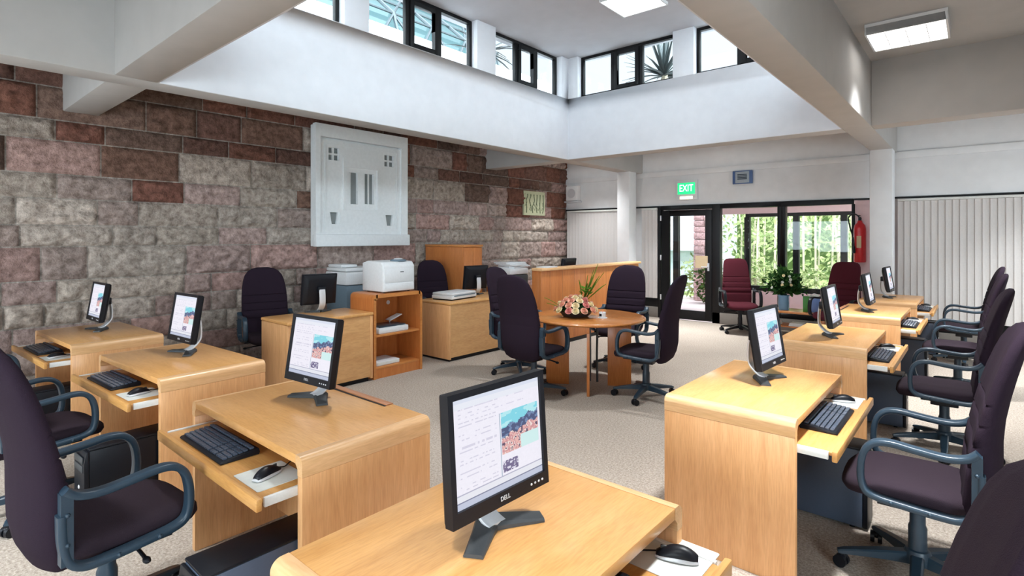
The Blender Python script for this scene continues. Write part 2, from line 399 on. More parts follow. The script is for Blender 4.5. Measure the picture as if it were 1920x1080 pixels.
# other walls (mostly behind the camera) with window openings added to let daylight in
def wall_open(name, x0, x1, y0, y1, wins, along):
    b = MB()
    s0, s1 = (x0, x1) if along == 'x' else (y0, y1)
    z0w, z1w = .95, 2.15
    def seg(a, c, za, zb):
        if along == 'x': b.box(a, c, y0, y1, za, zb)
        else: b.box(x0, x1, a, c, za, zb)
    seg(s0, s1, 0, z0w); seg(s0, s1, z1w, ZC)
    e = [s0] + [q for w in wins for q in w] + [s1]
    for i in range(0, len(e), 2): seg(e[i], e[i + 1], z0w, z1w)
    return struct(b.build(name, M['white']))
wall_open('wall_right', XR, XR + .2, YF, YB, [(-1.5, 1.0), (7.1, 8.4)], 'y')
wall_open('wall_front', XW, XR, YF - .2, YF, [(-5.8, -3.4), (-2.2, .2)], 'x')
n_ = 11
for rt, lc, w in ((90, (XR, 1.0, .95), 2.5), (90, (XR, 8.4, .95), 1.3)):  # unseen right-wall windows, added and sized for the daylight they give
    r = sroot('window_%d' % n_, (XR + .08, lc[1] - w, .95)); n_ += 1
    b = MB()
    for y0 in (0, w / 2 - .025, w - .05): b.box(0, .05, y0, y0 + .05, 0, 1.2)
    for z0 in (0, 1.15): b.box(0, .05, .05, w - .05, z0, z0 + .05)
    b.build('window_frame', M['blackframe'], r); MB().box(.02, .026, .03, w - .03, .03, 1.17).build('pane', M['glass'], r)
for x in (-5.8, -2.2):
    r = sroot('window_%d' % n_, (x, YF - .12, .95)); n_ += 1
    b = MB()
    for x0 in (0, 1.175, 2.35): b.box(x0, x0 + .05, 0, .05, 0, 1.2)
    for z0 in (0, 1.15): b.box(.05, 2.35, 0, .05, z0, z0 + .05)
    b.build('window_frame', M['blackframe'], r); MB().box(.03, 2.37, .02, .026, .03, 1.17).build('pane', M['glass'], r)

# back wall : upper wall, ledge, closed bays behind the blinds
b = MB()
b.box(XW - .3, XR, YB, YB + .2, 2.13, ZC)                       # above the openings
b.box(XW - .3, -4.66, YB + .06, YB + .2, .2, 2.13)              # behind left blind
b.box(-1.43, XR, YB + .06, YB + .2, .2, 2.13)                   # behind right blind
struct(b.build('wall_back', M['white']))
b = MB(); b.box(XW, XR, YB - .035, YB, 2.69, 2.79)
struct(b.build('trim_1', M['white'], bevel=.006))
struct(box('trim_2', M['white'], (XW, XR, YB - .02, YB, 2.135, 2.69), bevel=.004))
struct(box('trim_3', M['blackframe'], (XW, -4.66, YB - .03, YB, 2.105, 2.13)))
struct(box('trim_4', M['blackframe'], (-1.45, XR, YB - .03, YB, 2.105, 2.13)))
b = MB(); b.box(XW, -4.66, YB - .05, YB + .2, 0, .2); b.box(-3.62, XR, YB - .05, YB + .2, 0, .2)
struct(b.build('baseboard_back', M['concrete'], bevel=.006))
b = MB(); b.box(XW, -4.66, YB - .03, YB + .1, .2, .36); b.box(-1.45, XR, YB - .03, YB + .1, .2, .36)
struct(b.build('trim_5', M['blackframe'], bevel=.004))
# wall window frames + door
def frame_part(name, d, par): return box(name, M['blackframe'], d, par, bevel=.006)
dr = sroot('door_1')
b = MB(); b.box(-4.66, -4.60, YB - .05, YB + .08, 0, 2.13); b.box(-3.62, -3.48, YB - .05, YB + .08, 0, 2.13); b.box(-4.60, -3.62, YB - .05, YB + .08, 2.05, 2.13)
b.build('door_frame', M['blackframe'], dr, bevel=.006)
b = MB(); b.box(-4.59, -4.43, YB - .04, YB + .01, .02, 2.04); b.box(-3.75, -3.63, YB - .04, YB + .01, .02, 2.04); b.box(-4.43, -3.75, YB - .04, YB + .01, 1.93, 2.04); b.box(-4.43, -3.75, YB - .04, YB + .01, .02, .19)
lf = b.build('door_leaf', M['blackframe'], dr, bevel=.006)
MB().box(-4.44, -3.74, YB - .018, YB - .012, .18, 1.94).build('pane', M['glass'], dr)
b = MB(); b.tube([(-3.69, YB - .04, 1.0), (-3.69, YB - .09, 1.0), (-3.80, YB - .09, 1.0)], .011); b.cyl(-3.69, YB - .045, .93, 1.07, .02)
b.build('door_handle', M['silver'], dr)
b = MB()
for z in (.35, 1.1, 1.85): b.box(-4.612, -4.588, YB - .062, YB - .04, z, z + .1)
b.build('door_hinge', M['silver'], dr, bevel=.004)
for n, x0, x1 in ((20, -3.48, -2.475), (21, -2.475, -1.46)):
    r = sroot('window_%d' % n)
    b = MB(); l = .0 if n == 20 else .062
    b.box(x0, x1, YB - .05, YB + .08, .2, .36); b.box(x0, x1, YB - .05, YB + .08, 2.05, 2.13)
    if n == 20: b.box(x1 - .062, x1, YB - .05, YB + .08, .36, 2.05)
    else: b.box(x0, x0 + .062, YB - .05, YB + .08, .36, 2.05); b.box(x1 - .02, x1 + .02, YB - .05, YB + .08, .36, 2.05)
    b.build('window_frame', M['blackframe'], r, bevel=.005)
    MB().box(x0 - .002 + l, x1 + .002 - (.06 - l), YB + .012, YB + .018, .355, 2.055).build('pane', M['glass'], r)

# ------------------------------------------------------------------ vertical blinds
def blind(name, x0, x1, label):
    t = thing(name, label, 'blind', ((x0 + x1) / 2, YB - .06, 0), group=None)
    w = (x1 - x0) / 2
    box('head_rail', M['metalwhite'], (-w, w, -.02, .02, 2.065, 2.10), t, bevel=.004)
    n = int((x1 - x0) / .078); me = None
    for i in range(n):
        x = -w + .045 + i * .078
        if me is None:
            b = MB(); k = 6
            rings = []
            for z in (.37, 2.062):
                f = []; g = []
                for j in range(k + 1):
                    u = -1 + 2 * j / k; f.append((u * .044, .006 * (1 - u * u) - .002, z)); g.append((u * .044, .006 * (1 - u * u) - .0005, z))
                rings.append(f + g[::-1])
            b.loft(rings); o = b.build('slat', M['slat'], t); me = o.data
        else:
            o = bpy.data.objects.new('slat', me); COL.objects.link(o); o.parent = t
        o.location = (x, 0, 0); o.rotation_euler = (0, 0, R(4 + rng.uniform(-1.2, 1.2)))
    return t
blind('vertical_blind', XW + .06, -5.275, 'pale vertical blind between the stone wall and the white column')
blind('vertical_blind', -4.99, -4.67, 'narrow pale vertical blind just left of the black glass door')
blind('vertical_blind', -.90, 2.1, 'wide pale vertical blind behind the right row of computer chairs')

# ------------------------------------------------------------------ office chair
def backrest_mesh(style):
    # list of z, y-centre, half width, half thickness
    if style == 'high':
        L = [(.375, -.185, .150, .030), (.40, -.195, .195, .048), (.46, -.210, .222, .060), (.54, -.222, .236, .064), (.62, -.228, .243, .060), (.70, -.238, .245, .050), (.78, -.252, .244, .043), (.86, -.270, .240, .040), (.94, -.291, .232, .038), (1.01, -.312, .218, .036), (1.06, -.328, .198, .034), (1.10, -.342, .165, .030), (1.125, -.351, .120, .024), (1.138, -.356, .06, .014)]
    else:
        L = [(.375, -.185, .160, .030), (.40, -.195, .200, .046), (.46, -.210, .222, .056), (.54, -.222, .230, .058), (.62, -.228, .230, .054), (.70, -.236, .226, .046), (.78, -.248, .220, .042), (.86, -.264, .212, .040), (.94, -.284, .204, .038), (1.02, -.306, .196, .036), (1.07, -.322, .186, .034), (1.10, -.332, .170, .030), (1.122, -.340, .140, .022), (1.132, -.344, .09, .012)]
    L = [(z if z < .5 else .5 + (z - .5) * 1.085, y, w, t) for z, y, w, t in L]
    def interp(z):
        for i in range(len(L) - 1):
            if L[i][0] <= z <= L[i + 1][0]:
                t = (z - L[i][0]) / (L[i + 1][0] - L[i][0]); return [L[i][k] + t * (L[i + 1][k] - L[i][k]) for k in range(4)]
        return list(L[-1])
    zs = []
    for i in range(len(L) - 1):
        m = 2
        zs += [L[i][0] + (L[i + 1][0] - L[i][0]) * k / m for k in range(m)]
    zs.append(L[-1][0])
    seams = [.63, .715, .80, .885]
    for q in seams: zs += [q - .008, q, q + .008]
    zs = sorted(set(round(z, 4) for z in zs)); b = MB(); rings = []
    for z in zs:
        _, y, w, t = interp(z); ring = []
        for k in range(28):
            a = 2 * math.pi * k / 28; ca, sa = math.cos(a), math.sin(a)
            x = w * math.copysign(abs(ca) ** .7, ca); yy = t * math.copysign(abs(sa) ** .6, sa)
            wrap = .030 * (x / .24) ** 2
            if yy > 0:
                for q in seams:
                    if abs(z - q) < .003: yy -= .009
                if abs(abs(x) - w * .80) < .02: yy -= .004
            ring.append((x, y + yy + wrap, z))
        rings.append(ring)
    return b.loft(rings)
def bez(pts, n=6):
    # Catmull-Rom through points
    P = [Vector(p) for p in pts]; out = []
    for i in range(len(P) - 1):
        p0 = P[max(i - 1, 0)]; p1 = P[i]; p2 = P[i + 1]; p3 = P[min(i + 2, len(P) - 1)]
        for k in range(n):
            t = k / n
            out.append(.5 * ((2 * p1) + (-p0 + p2) * t + (2 * p0 - 5 * p1 + 4 * p2 - p3) * t * t + (-p0 + 3 * p1 - 3 * p2 + p3) * t ** 3))
    out.append(P[-1]); return out
def make_chair(label, fab, seatfab, style, loc, rz, am=None):
    am = am or M['arm']
    t = thing('office_chair', label, 'chair', loc, rz)
    # seat
    b = MB(); rings = []
    for z, k, dz in ((.405, .86, 0), (.415, .95, 0), (.44, 1.0, 0), (.462, .99, 0), (.476, .93, 0), (.484, .80, 0), (.486, .45, 0), (.484, .1, 0)):
        ring = []
        for i in range(32):
            a = 2 * math.pi * i / 32; ca, sa = math.cos(a), math.sin(a)
            x = .238 * k * math.copysign(abs(ca) ** .55, ca); y = .03 + .255 * k * math.copysign(abs(sa) ** .55, sa)
            dip = -.022 * max(0, (y - .12) / .15) ** 2 if y > .12 else 0
            ring.append((x, y, z + dip - .006 * math.exp(-(x / .1) ** 2) * (1 if z > .47 else 0)))
        rings.append(ring)
    b.loft(rings); b.build('seat', seatfab, t, ang=50)
    backrest_mesh(style).build('backrest', fab, t, ang=60)
    # arms
    sec = rrect(.024, .0135, .010, 3)
    for sx in (-1, 1):
        x = sx * .268
        pts = [(x, -.20, .70), (x, -.165, .672), (x, -.10, .660), (x, .0, .668), (x, .08, .677), (x, .135, .668), (x, .172, .632), (x, .188, .57), (x, .188, .50), (x, .172, .455), (x, .13, .436), (x, .05, .428), (x, -.08, .420), (x, -.15, .425), (x, -.19, .46), (x, -.205, .53), (x, -.208, .62)]
        b = MB(); b.sweep(bez(pts, 4) , sec, (1, 0, 0))
        b.box(x - .02, x + .02, -.212, -.178, .45, .69)
        a = b.build('armrest', am, t, ang=45)
        k = MB()
        for y, z in ((.08, .432), (-.05, .424)): MB().ball((x + sx * .024, y, z), .008).build('arm_bolt', am, a)
        for z in (.52, .62): MB().ball((x + sx * .021, -.195, z), .008).build('arm_bolt', am, a)
        k.box(min(x, x - sx * .05), max(x, x - sx * .05), -.08, .13, .408, .425)
        k.build('seat_bracket', M['black'], a)
    # mechanism
    b = MB(); b.box(-.11, .11, -.13, .13, .375, .408); b.box(-.05, .05, -.08, .08, .33, .378); b.box(-.04, .04, -.20, -.08, .36, .40)
    b.build('tilt_mechanism', M['black'], t, bevel=.006)
    b = MB(); b.tube([(.04, .04, .36), (.16, .05, .355), (.24, .05, .345)], .007); b.ball((.25, .05, .343), .022, .014, .012)
    b.build('height_lever', M['black'], t)
    b = MB(); b.lathe([(.0355, .13), (.0355, .24), (.030, .255), (.030, .345), (.02, .348)], 16); b.build('gas_column', am, t)
    s = MB(); s.lathe([(.02, .075), (.052, .08), (.055, .12), (.045, .14), (.03, .145)], 16); hub = s.build('star_base', am, t)
    for i in range(5):
        an = R(90 + 72 * i + 18); c, sn = math.cos(an), math.sin(an)
        b = MB(); rings = []
        for q, w, z0, z1 in ((.04, .026, .078, .128), (.12, .024, .078, .118), (.22, .021, .072, .100), (.29, .019, .066, .086), (.315, .014, .064, .078)):
            rings.append([(c * q - sn * a, sn * q + c * a, z) for a, z in ((-w, z0), (w, z0), (w, z1 - .006), (w * .7, z1), (-w * .7, z1), (-w, z1 - .006))])
        b.loft(rings); b.build('base_leg', am, hub)
        k = MB(); px, py = c * .30, sn * .30; a2 = an + 1.0; dx, dy = math.cos(a2), math.sin(a2)
        for o in (-.016, .016):
            ring = []
            for w in (-.009, .009):
                ring.append([(px + dx * (o + w) - dy * .028 * math.cos(2 * math.pi * j / 14), py + dy * (o + w) + dx * .028 * math.cos(2 * math.pi * j / 14), .0285 + .028 * math.sin(2 * math.pi * j / 14)) for j in range(14)])
            k.loft(ring)
        k.cyl(px, py, .03, .07, .012, 8); k.ball((px, py, .042), .022, .022, .018)
        k.build('caster', M['black'], hub)
    return t
GP = 'purple office chairs'
CH0 = make_chair('large dark purple office chair at left edge, nearest chair of the left desk row', M['fabric'], M['seatfab'], 'high', (-2.60, .575, 0), 4)
def chair(label, x, y, rz): return dup(CH0, label, (x, y, 0), rz)
chair('purple office chair second from camera in left row, seen past the nearest chair arm', -4.05, .57, 6)
chair('purple office chair at far left edge, only its black arms showing', -5.68, .45, 4)
chair('purple office chair at bottom right corner, only its tall back showing', -.27, 1.12, 92)
chair('large purple office chair whole at right, facing second desk of right row', -.21, 3.05, 92)
chair('purple office chair third in right row, just behind the large right-hand one', -.19, 5.02, 92)
chair('purple office chair fourth in right row, back half hidden by nearer chairs', -.16, 7.0, 92)
chair('farthest purple office chair of right row, next to the wide vertical blind', -.14, 8.6, 92)
chair('purple office chair at round table turned its back to the camera', -3.31, 4.17, -2)
chair('purple office chair right of round table, seen from the side facing left', -2.43, 4.80, 98)
chair('purple office chair on far side of round table, seams of its front facing camera', -3.24, 5.72, 190)
chair('purple office chair hidden behind the round-table chair, only its rounded top showing', -3.98, 4.74, -82)
chair('purple office chair at staff desk below the white wall relief, against stone wall', -5.98, 2.80, -104)
chair('purple office chair behind the scanner counter, before the tall cherry cabinet', -5.98, 5.30, -108)
CM = make_chair('maroon office chair standing alone by the window right of the glass door', M['maroon'], M['maroon'], 'flat', (-2.92, 9.02, 0), 212, M['black'])
dup(CM, 'maroon office chair beside the right column under the fire extinguisher', (-1.52, 8.72, 0), 165)

# ------------------------------------------------------------------ computer desk
DL, DD, DH = 1.08, .61, .74
def make_desk(label, loc, rz, DL=DL, DD=DD, strip=False):
    t = thing('computer_desk', label, 'desk', loc, rz); L, D, H = DL / 2, DD / 2, DH
    box('desktop', M['top'], (-L + .05, L - .05, -D, D, H - .035, H), t, bevel=.003)
    for s in (-1, 1):
        pr = [(L, H - .075), (L, H - .03)]
        for k in range(7):
            a = R(90 * k / 6); pr.append((L - .03 + .03 * math.cos(a), H - .03 + .03 * math.sin(a)))
        pr += [(L - .0495, H), (L - .0495, H - .035), (L - .035, H - .05), (L - .035, H - .075)]
        pr = [(s * x, z) for x, z in pr]
        MB().prism(pr, 'y', -D, D).build('edge_strip', M['lip'], t, ang=30)
        box('side_panel', M['side'], (min(s * L, s * (L - .035)), max(s * L, s * (L - .035)), -D, D, 0, H - .0755), t, bevel=.003)
        box('slide_rail', M['metalwhite'], (min(s * (L - .036), s * (L - .05)), max(s * (L - .036), s * (L - .05)), -D - .12, -D + .26, .592, .626), t, bevel=.002)
    box('modesty_panel', M['side'], (-L + .0355, L - .0355, D - .20, D - .18, .06, H - .036), t)
    if strip: box('cable_slot', M['black'], (-.26, .27, D - .052, D - .040, H - .001, H + .0012), t)
    if strip: box('cable_strip', M['redstrip'], (-.26, .27, D - .0395, D - .001, H - .001, H + .006), t, bevel=.002)
    tr = MB(); tr.box(-L + .051, L - .051, -D - .135, -D + .24, .606, .621); tr = tr.build('keyboard_tray', M['tray'], t, bevel=.002)
    box('tray_lip', M['tray'], (-L + .02, L - .02, -D - .157, -D - .1355, .590, .636), tr, bevel=.005)
    return t
DESKS = []
DS = make_desk('light wood computer desk in left row closest to camera, keyboard tray pulled out', (-2.415, 1.305, 0), 0, strip=True)
DESKS.append((DS, 0))
D0 = make_desk('light wood computer desk middle of left row, between two other left desks', (-4.06, 1.30, 0), 3)
DESKS.append((D0, 3))
def desk(label, x, y, rz):
    d = dup(D0, label, (x, y, 0), rz); DESKS.append((d, rz)); return d
desk('light wood computer desk farthest left, against the stone wall end of its row', -5.66, 1.19, 3)
DESKS.append((make_desk('light wood computer desk at bottom centre of the picture, nearest the camera', (-1.013, 1.11, 0), 90, .96, .655), 90))
desk('light wood computer desk at right whose plain end panel faces the camera', -.915, 3.15, 90)
desk('light wood computer desk second beyond the right end panel, bright glare on its top', -.915, 5.14, 90)
DESKS.append((dup(DS, 'light wood computer desk third in right row beyond the glare desk', (-.895, 7.12, 0), 90), 90))
desk('light wood computer desk farthest in right row, by the right column', -.875, 8.72, 90)

# ------------------------------------------------------------------ monitor
SW, SH = .170, .138
def screen_color(u, v):
    # u 0..1 left-right, v 0..1 bottom-top, page of a browser
    r = noise.noise(Vector((u * 60, v * 60, 1.3)))
    c = Vector((.86, .84, .93))
    if v < .055: return (.52, .56, .70)
    if v < .065: return (.20, .22, .34)
    if v < .12: return (.78, .79, .86)
    if v < .128 : return (.45, .45, .58)
    if v > .955: return (.70, .74, .86)
    if v > .90: return (.80, .82, .90)
    if .52 < u < .97 and .33 < v < .74:
        x = (u - .52) / .45; y = (v - .33) / .41
        hz = .50 + .22 * x + .12 * noise.noise(Vector((x * 6, 2, 0)))
        if y > hz + .12: return (.22, .66, .78) if noise.noise(Vector((x * 3, y * 8, 5))) < .15 else (.45, .80, .86)
        if y > hz - .10: return (.07, .09, .20) if noise.noise(Vector((x * 11, y * 11, 9))) < .1 else (.16, .24, .42)
        if x > .5 and y < .34: return (.62, .84, .84)
        k = noise.noise(Vector((x * 14, y * 14, 3)))
        if k > .15: return (.78, .45, .42)
        if k > -.12: return (.62, .30, .32)
        if k > -.3: return (.86, .72, .68)
        return (.12, .08, .14)
    if .52 < u < .70 and .16 < v < .27:
        return (.16, .13, .26) if noise.noise(Vector((u * 45, v * 45, 7))) > -.15 else (.7, .68, .8)
    if abs(u - .505) < .004 and v < .75: return (.35, .45, .55)
    if v > .12:
        line = (v * 26) % 1
        if line < .32 and .06 < u < .46 and int(v * 26) % 3 != 0 and noise.noise(Vector((u * 30, int(v * 26) * 3.1, 0))) > -.05: return (.66, .64, .76)
        if line < .32 and v > .78 and .06 < u < .8 and int(v * 26) % 2 and noise.noise(Vector((u * 22, int(v * 26) * 5.1, 0))) > 0: return (.70, .68, .80)
    return tuple(c * (1 + .03 * r))
def screen_mesh():
    b = MB(); nx, ny = 110, 90
    for i in range(nx):
        for j in range(ny):
            u0, u1, v0, v1 = i / nx, (i + 1) / nx, j / ny, (j + 1) / ny
            c = screen_color((u0 + u1) / 2, (v0 + v1) / 2)
            b.add([(SW * (2 * u0 - 1), 0, SH * (2 * v0 - 1)), (SW * (2 * u1 - 1), 0, SH * (2 * v0 - 1)), (SW * (2 * u1 - 1), 0, SH * (2 * v1 - 1)), (SW * (2 * u0 - 1), 0, SH * (2 * v1 - 1))], [(0, 1, 2, 3)], c)
    return b
def make_monitor(label, loc, rz, silver=True):
    t = thing('computer_monitor', label, 'monitor', loc, rz)
    hs = MB(); W, H = .187, .165; zc = 0
    bz = .017
    # rim around the screen
    hs.box(-W, -W + bz, -.012, .018, -H, H); hs.box(W - bz, W, -.012, .018, -H, H)
    hs.box(-W + bz, W - bz, -.012, .018, H - bz, H); hs.box(-W + bz, W - bz, -.012, .018, -H, -H + bz + .02)
    hs.box(-W + bz, W - bz, -.002, .018, -H + bz, H - bz)
    hs.loft([[(sx * W * k, y, sz * H * k) for sx, sz in ((-1, -1), (1, -1), (1, 1), (-1, 1))] for k, y in ((.99, .018), (.96, .03), (.72, .048), (.66, .05))])
    ho = hs.build('monitor_housing', M['black'], t, ang=25)
    ho.location = (0, -.028, .245); ho.rotation_euler = (R(-9), 0, 0)
    s = screen_mesh().build('screen', M['screen'], ho, smooth=False, loc=(0, -.0035, (-H + bz + .02 + H - bz) / 2 + 0))
    s.scale = ((W - bz) / SW, 1, (2 * H - 2 * bz - .02) / 2 / SH)
    for i in range(4):
        MB().ball((W - .03 - i * .016, -.0125, -H + .018), .0045, .002, .0035, 8, 4).build('power_button', M['silver'], ho)
    lg = bpy.data.objects.new('maker_badge', text_mesh('DELL', .017, .0008)); COL.objects.link(lg); lg.data.materials.append(M['silver']); lg.parent = ho
    lg.location = (0, -.0132, -H + .0195); lg.rotation_euler = (R(90), 0, 0)
    # neck: bent bar behind the panel
    nb = MB(); nb.sweep(bez([(0, -.02, .016), (0, .018, .030), (0, .062, .075), (0, .072, .12), (0, .070, .19), (0, .060, .245)], 4), rrect(.033, .006, .005, 2), (1, 0, 0))
    nb.build('monitor_neck', M['silver'] , t)
    MB().box(-.04, .04, .018, .066, .215, .275).build('hinge_block', M['black'], t, bevel=.006)
    # two splayed feet
    base = MB()
    for s_ in (-1, 1):
        rings = []
        for q, w, h in ((0, .036, .022), (.35, .030, .019), (1, .026, .010)):
            cx, cy = s_ * .135 * q, .018 - .085 * q
            dx, dy = .53, s_ * .85
            rings.append([(cx + dx * w * a * 1.0, cy + dy * w * a * 1.0, z) for a, z in ((-1, 0), (1, 0), (1, h * .55), (.8, h), (-.8, h), (-1, h * .55))])
        base.loft(rings)
    base.build('monitor_foot', M['dgrey'], t, ang=30)
    return t
MN0 = make_monitor('large lit monitor nearest the camera at bottom centre, screen facing right', (-1.025, 1.105, DH + .0008), 88)
def mon(label, x, y, rz, z=DH + .0008): return dup(MN0, label, (x, y, z), rz)
mon('lit monitor on the closest desk of the left row', -2.52, 1.425, 5)
mon('lit monitor on the middle desk of the left row', -4.19, 1.395, 4)
mon('lit monitor on the far-left desk by the stone wall', -5.79, 1.24, 2)
mon('lit monitor on the right desk with the plain end panel', -.93, 3.26, 86)
mon('lit monitor on the right-row desk with glare, seen at a sharp angle', -.93, 5.05, 90)
mon('lit monitor third in right row, just left of the white column', -.93, 6.98, 90)
mon('small lit monitor on the farthest right-row desk before the blind', -.93, 8.72, 88)
mon('black monitor with its back to the camera on the low staff desk', -5.36, 3.06, -98)
mon('black monitor with its back to the camera on the scanner counter', -5.33, 5.42, -105, .7358)
mon('black monitor whose top edge peeks over the cherry reception counter', -5.05, 7.28, -90, .7905)

[c for c in MN0.children if c.name.startswith('monitor_housing')][0].rotation_euler = (R(-4), 0, 0)
# ------------------------------------------------------------------ keyboard, mouse, mat, tower
def make_keyboard(label, loc, rz):
    t = thing('keyboard', label, 'keyboard', loc, rz)
    b = MB(); pr = [(-.078, 0), (.078, 0), (.082, .010), (.078, .026), (.06, .028), (-.074, .013), (-.082, .006)]
    b.prism(pr, 'x', -.228, .228); b.build('key_case', M['black'], t, bevel=.003)
    def keys(x0, n, name, wide=False):
        b = MB()
        for r_ in range(6):
            y = -.056 + r_ * .0205 + (.006 if r_ == 5 else 0); z = .0145 + (y + .074) / .134 * .015
            for i in range(n):
                if wide and r_ == 0 and 4 <= i <= 8:
                    if i == 4: b.box(x0 + i * .019, x0 + 9 * .019 - .002, y - .0085, y + .0085, z - .003, z + .006)
                    continue
                x = x0 + i * .019
                b.box(x, x + .0168, y - .0085, y + .0085, z - .003, z + .006)
        b.build(name, M['key'], t, bevel=.0015, seg=1)
    keys(-.218, 15, 'letter_keys', True); keys(.077, 3, 'arrow_keys'); keys(.144, 4, 'number_pad')
    return t
def make_mouse(label, loc, rz):
    t = thing('computer_mouse', label, 'mouse', loc, rz)
    def body(k, zk, y0, y1):
        b = MB(); rings = []
        for i in range(13):
            u = i / 12; y = y0 + (y1 - y0) * u
            w = .031 * k * (math.sin(math.pi * (.06 + .88 * u)) ** .45) * (1 - .18 * math.sin(math.pi * u)); h = .038 * zk * math.sin(math.pi * (.10 + .80 * u)) ** .8 * (1.15 - .35 * u)
            rings.append([(w * math.cos(a), y, .003 + h * max(0, math.sin(a)) ** .75) for a in [math.pi * j / 10 for j in range(11)]])
        return b.loft(rings)
    body(1, 1, -.058, .058).build('mouse_shell', M['black'], t, ang=60)
    body(1.07, .55, -.060, .060).build('side_band', M['silver'], t, ang=60)
    MB().box(-.003, .003, .028, .046, .022, .033).build('scroll_wheel', M['dgrey'], t, bevel=.002)
    MB().tube(bez([(0, .058, .012), (.004, .085, .005), (-.01, .13, .0045), (-.03, .20, .0045)], 5), .0025, 6).build('mouse_cord', M['black'], t)
    return t
def make_tower(label, loc, rz):
    t = thing('computer_tower', label, 'computer', loc, rz)
    box('tower_case', M['tower'], (-.085, .085, -.20, .22, .012, .42), t, bevel=.006)
    f = MB(); f.prism([(-.2235, .015), (-.2005, .012), (-.2005, .418), (-.213, .418), (-.2235, .36)], 'x', -.086, .086); fo = f.build('front_bezel', M['black'], t, bevel=.004)
    for z in (.355, .31): box('drive_slot', M['dgrey'], (-.07, .07, -.2275, -.222, z, z + .035), fo, bevel=.002)
    MB().ball((0, -.224, .22), .011, .004, .011).build('power_button', M['silver'], fo)
    box('top_cover', M['black'], (-.086, .086, -.2, .22, .4205, .432), t, bevel=.004)
    b = MB()
    for x in (-.06, .06):
        for y in (-.15, .17): b.cyl(x, y, 0, .013, .014, 8)
    b.build('rubber_foot', M['black'], t)
    return t
def loc_on(d, rz, x, y, z):
    a = R(rz); L = d.location
    return (L.x + x * math.cos(a) - y * math.sin(a), L.y + x * math.sin(a) + y * math.cos(a), z)
KB0 = MS0 = TW0 = None
ZT = .6215
names = ['the closest desk of the left row', 'the middle desk of the left row', 'the far-left desk by the stone wall', 'the bottom-centre desk', 'the right desk with the plain end panel', 'the right-row desk with glare', 'the third desk of the right row', 'the farthest desk of the right row']
for i, (d, rz) in enumerate(DESKS):
    oy = -.02 if i == 3 else 0
    kx, mx_ = [(-.14, .33), (-.14, .30), (-.14, .28), (-.04, .38), (-.02, .37), (-.10, .30), (-.10, .30), (-.10, .3)][i]
    p = loc_on(d, rz, kx, -.335 + oy, ZT); q = loc_on(d, rz, mx_, -.335 + oy, ZT + .002); m_ = loc_on(d, rz, mx_, -.325 + oy, ZT)
    tw = loc_on(d, rz, .405 if i < 3 else (.24 if i == 3 else .30), -.42 if i < 3 else (-.12 if i == 3 else -.25), 0)
    lk = 'black keyboard on the pull-out tray of ' + names[i]; lm = 'black silver-rimmed mouse on the tray of ' + names[i]; lt = 'dark computer tower standing under ' + names[i]
    if KB0 is None:
        KB0 = make_keyboard(lk, p, rz); MS0 = make_mouse(lm, q, rz + 20); TW0 = make_tower(lt, tw, rz)
        mt = MB().prism(rrect(.105, .095, .006, 2), 'z', 0, .0018).build('mouse_mat', M['paper'])
    else:
        dup(KB0, lk, p, rz); dup(MS0, lm, q, rz + (12 if i < 3 else 20))
        if i == 1:
            for c in TW0.children:
                if c.name.startswith('tower_case'): keep = c; mesh0 = c.data; c.data = c.data.copy(); c.data.materials[0] = M['black']
        if i == 3: keep.data = mesh0
        dup(TW0, lt, tw, rz)
        mt = bpy.data.objects.new('mouse_mat', bpy.data.meshes['mouse_mat']); COL.objects.link(mt)
    mt.location = m_; mt.rotation_euler = (0, 0, R(rz)); tag(mt, 'pale flat mouse mat on the tray of ' + names[i], 'mouse mat')

# ------------------------------------------------------------------ round table and flowers
TX, TY = -3.10, 4.82
t = thing('round_table', 'round cherry wood meeting table on four flat panel legs', 'table', (TX, TY, 0))
MB().lathe([(.02, .690), (.575, .690), (.585, .695), (.59, .704), (.585, .716), (.575, .72), (.02, .72)], 64).build('tabletop', M['tabletop'], t, ang=50)
av = math.atan2(-.85, .546)
for k in range(4):
    a = av + k * math.pi / 2; m_ = Matrix.Rotation(a, 4, 'Z')
    MB().box(.20, .44, -.014, .014, 0, .61, m=m_).build('leg', M['orange'], t, bevel=.003)
    MB().box(.03, .44, -.013, .013, .6105, .689, m=m_).build('apron', M['orange'], t, bevel=.003)
b = MB()
b.tube([(-.06, .12, 0.008), (-.05, .11, .3), (-.06, .12, .69)], .016); b.tube([(.03, .13, 0.008), (.03, .12, .3), (.04, .12, .69)], .012)
b.build('cable_riser', M['dgrey'], t)
FX, FY = TX - .07, TY - .13
t = thing('flower_arrangement', 'low dark bowl packed with peach and cream roses on round table', 'flowers', (FX, FY, .721))
MB().lathe([(.09, .0), (.13, .006), (.165, .045), (.17, .06), (.155, .06), (.12, .03), (.02, .025)], 28).build('bowl', M['bowl'], t)
b = MB(); b.ball((0, 0, .088), .155, .155, .082, 16, 8); b.build('moss_mound', M['leafdark'], t)
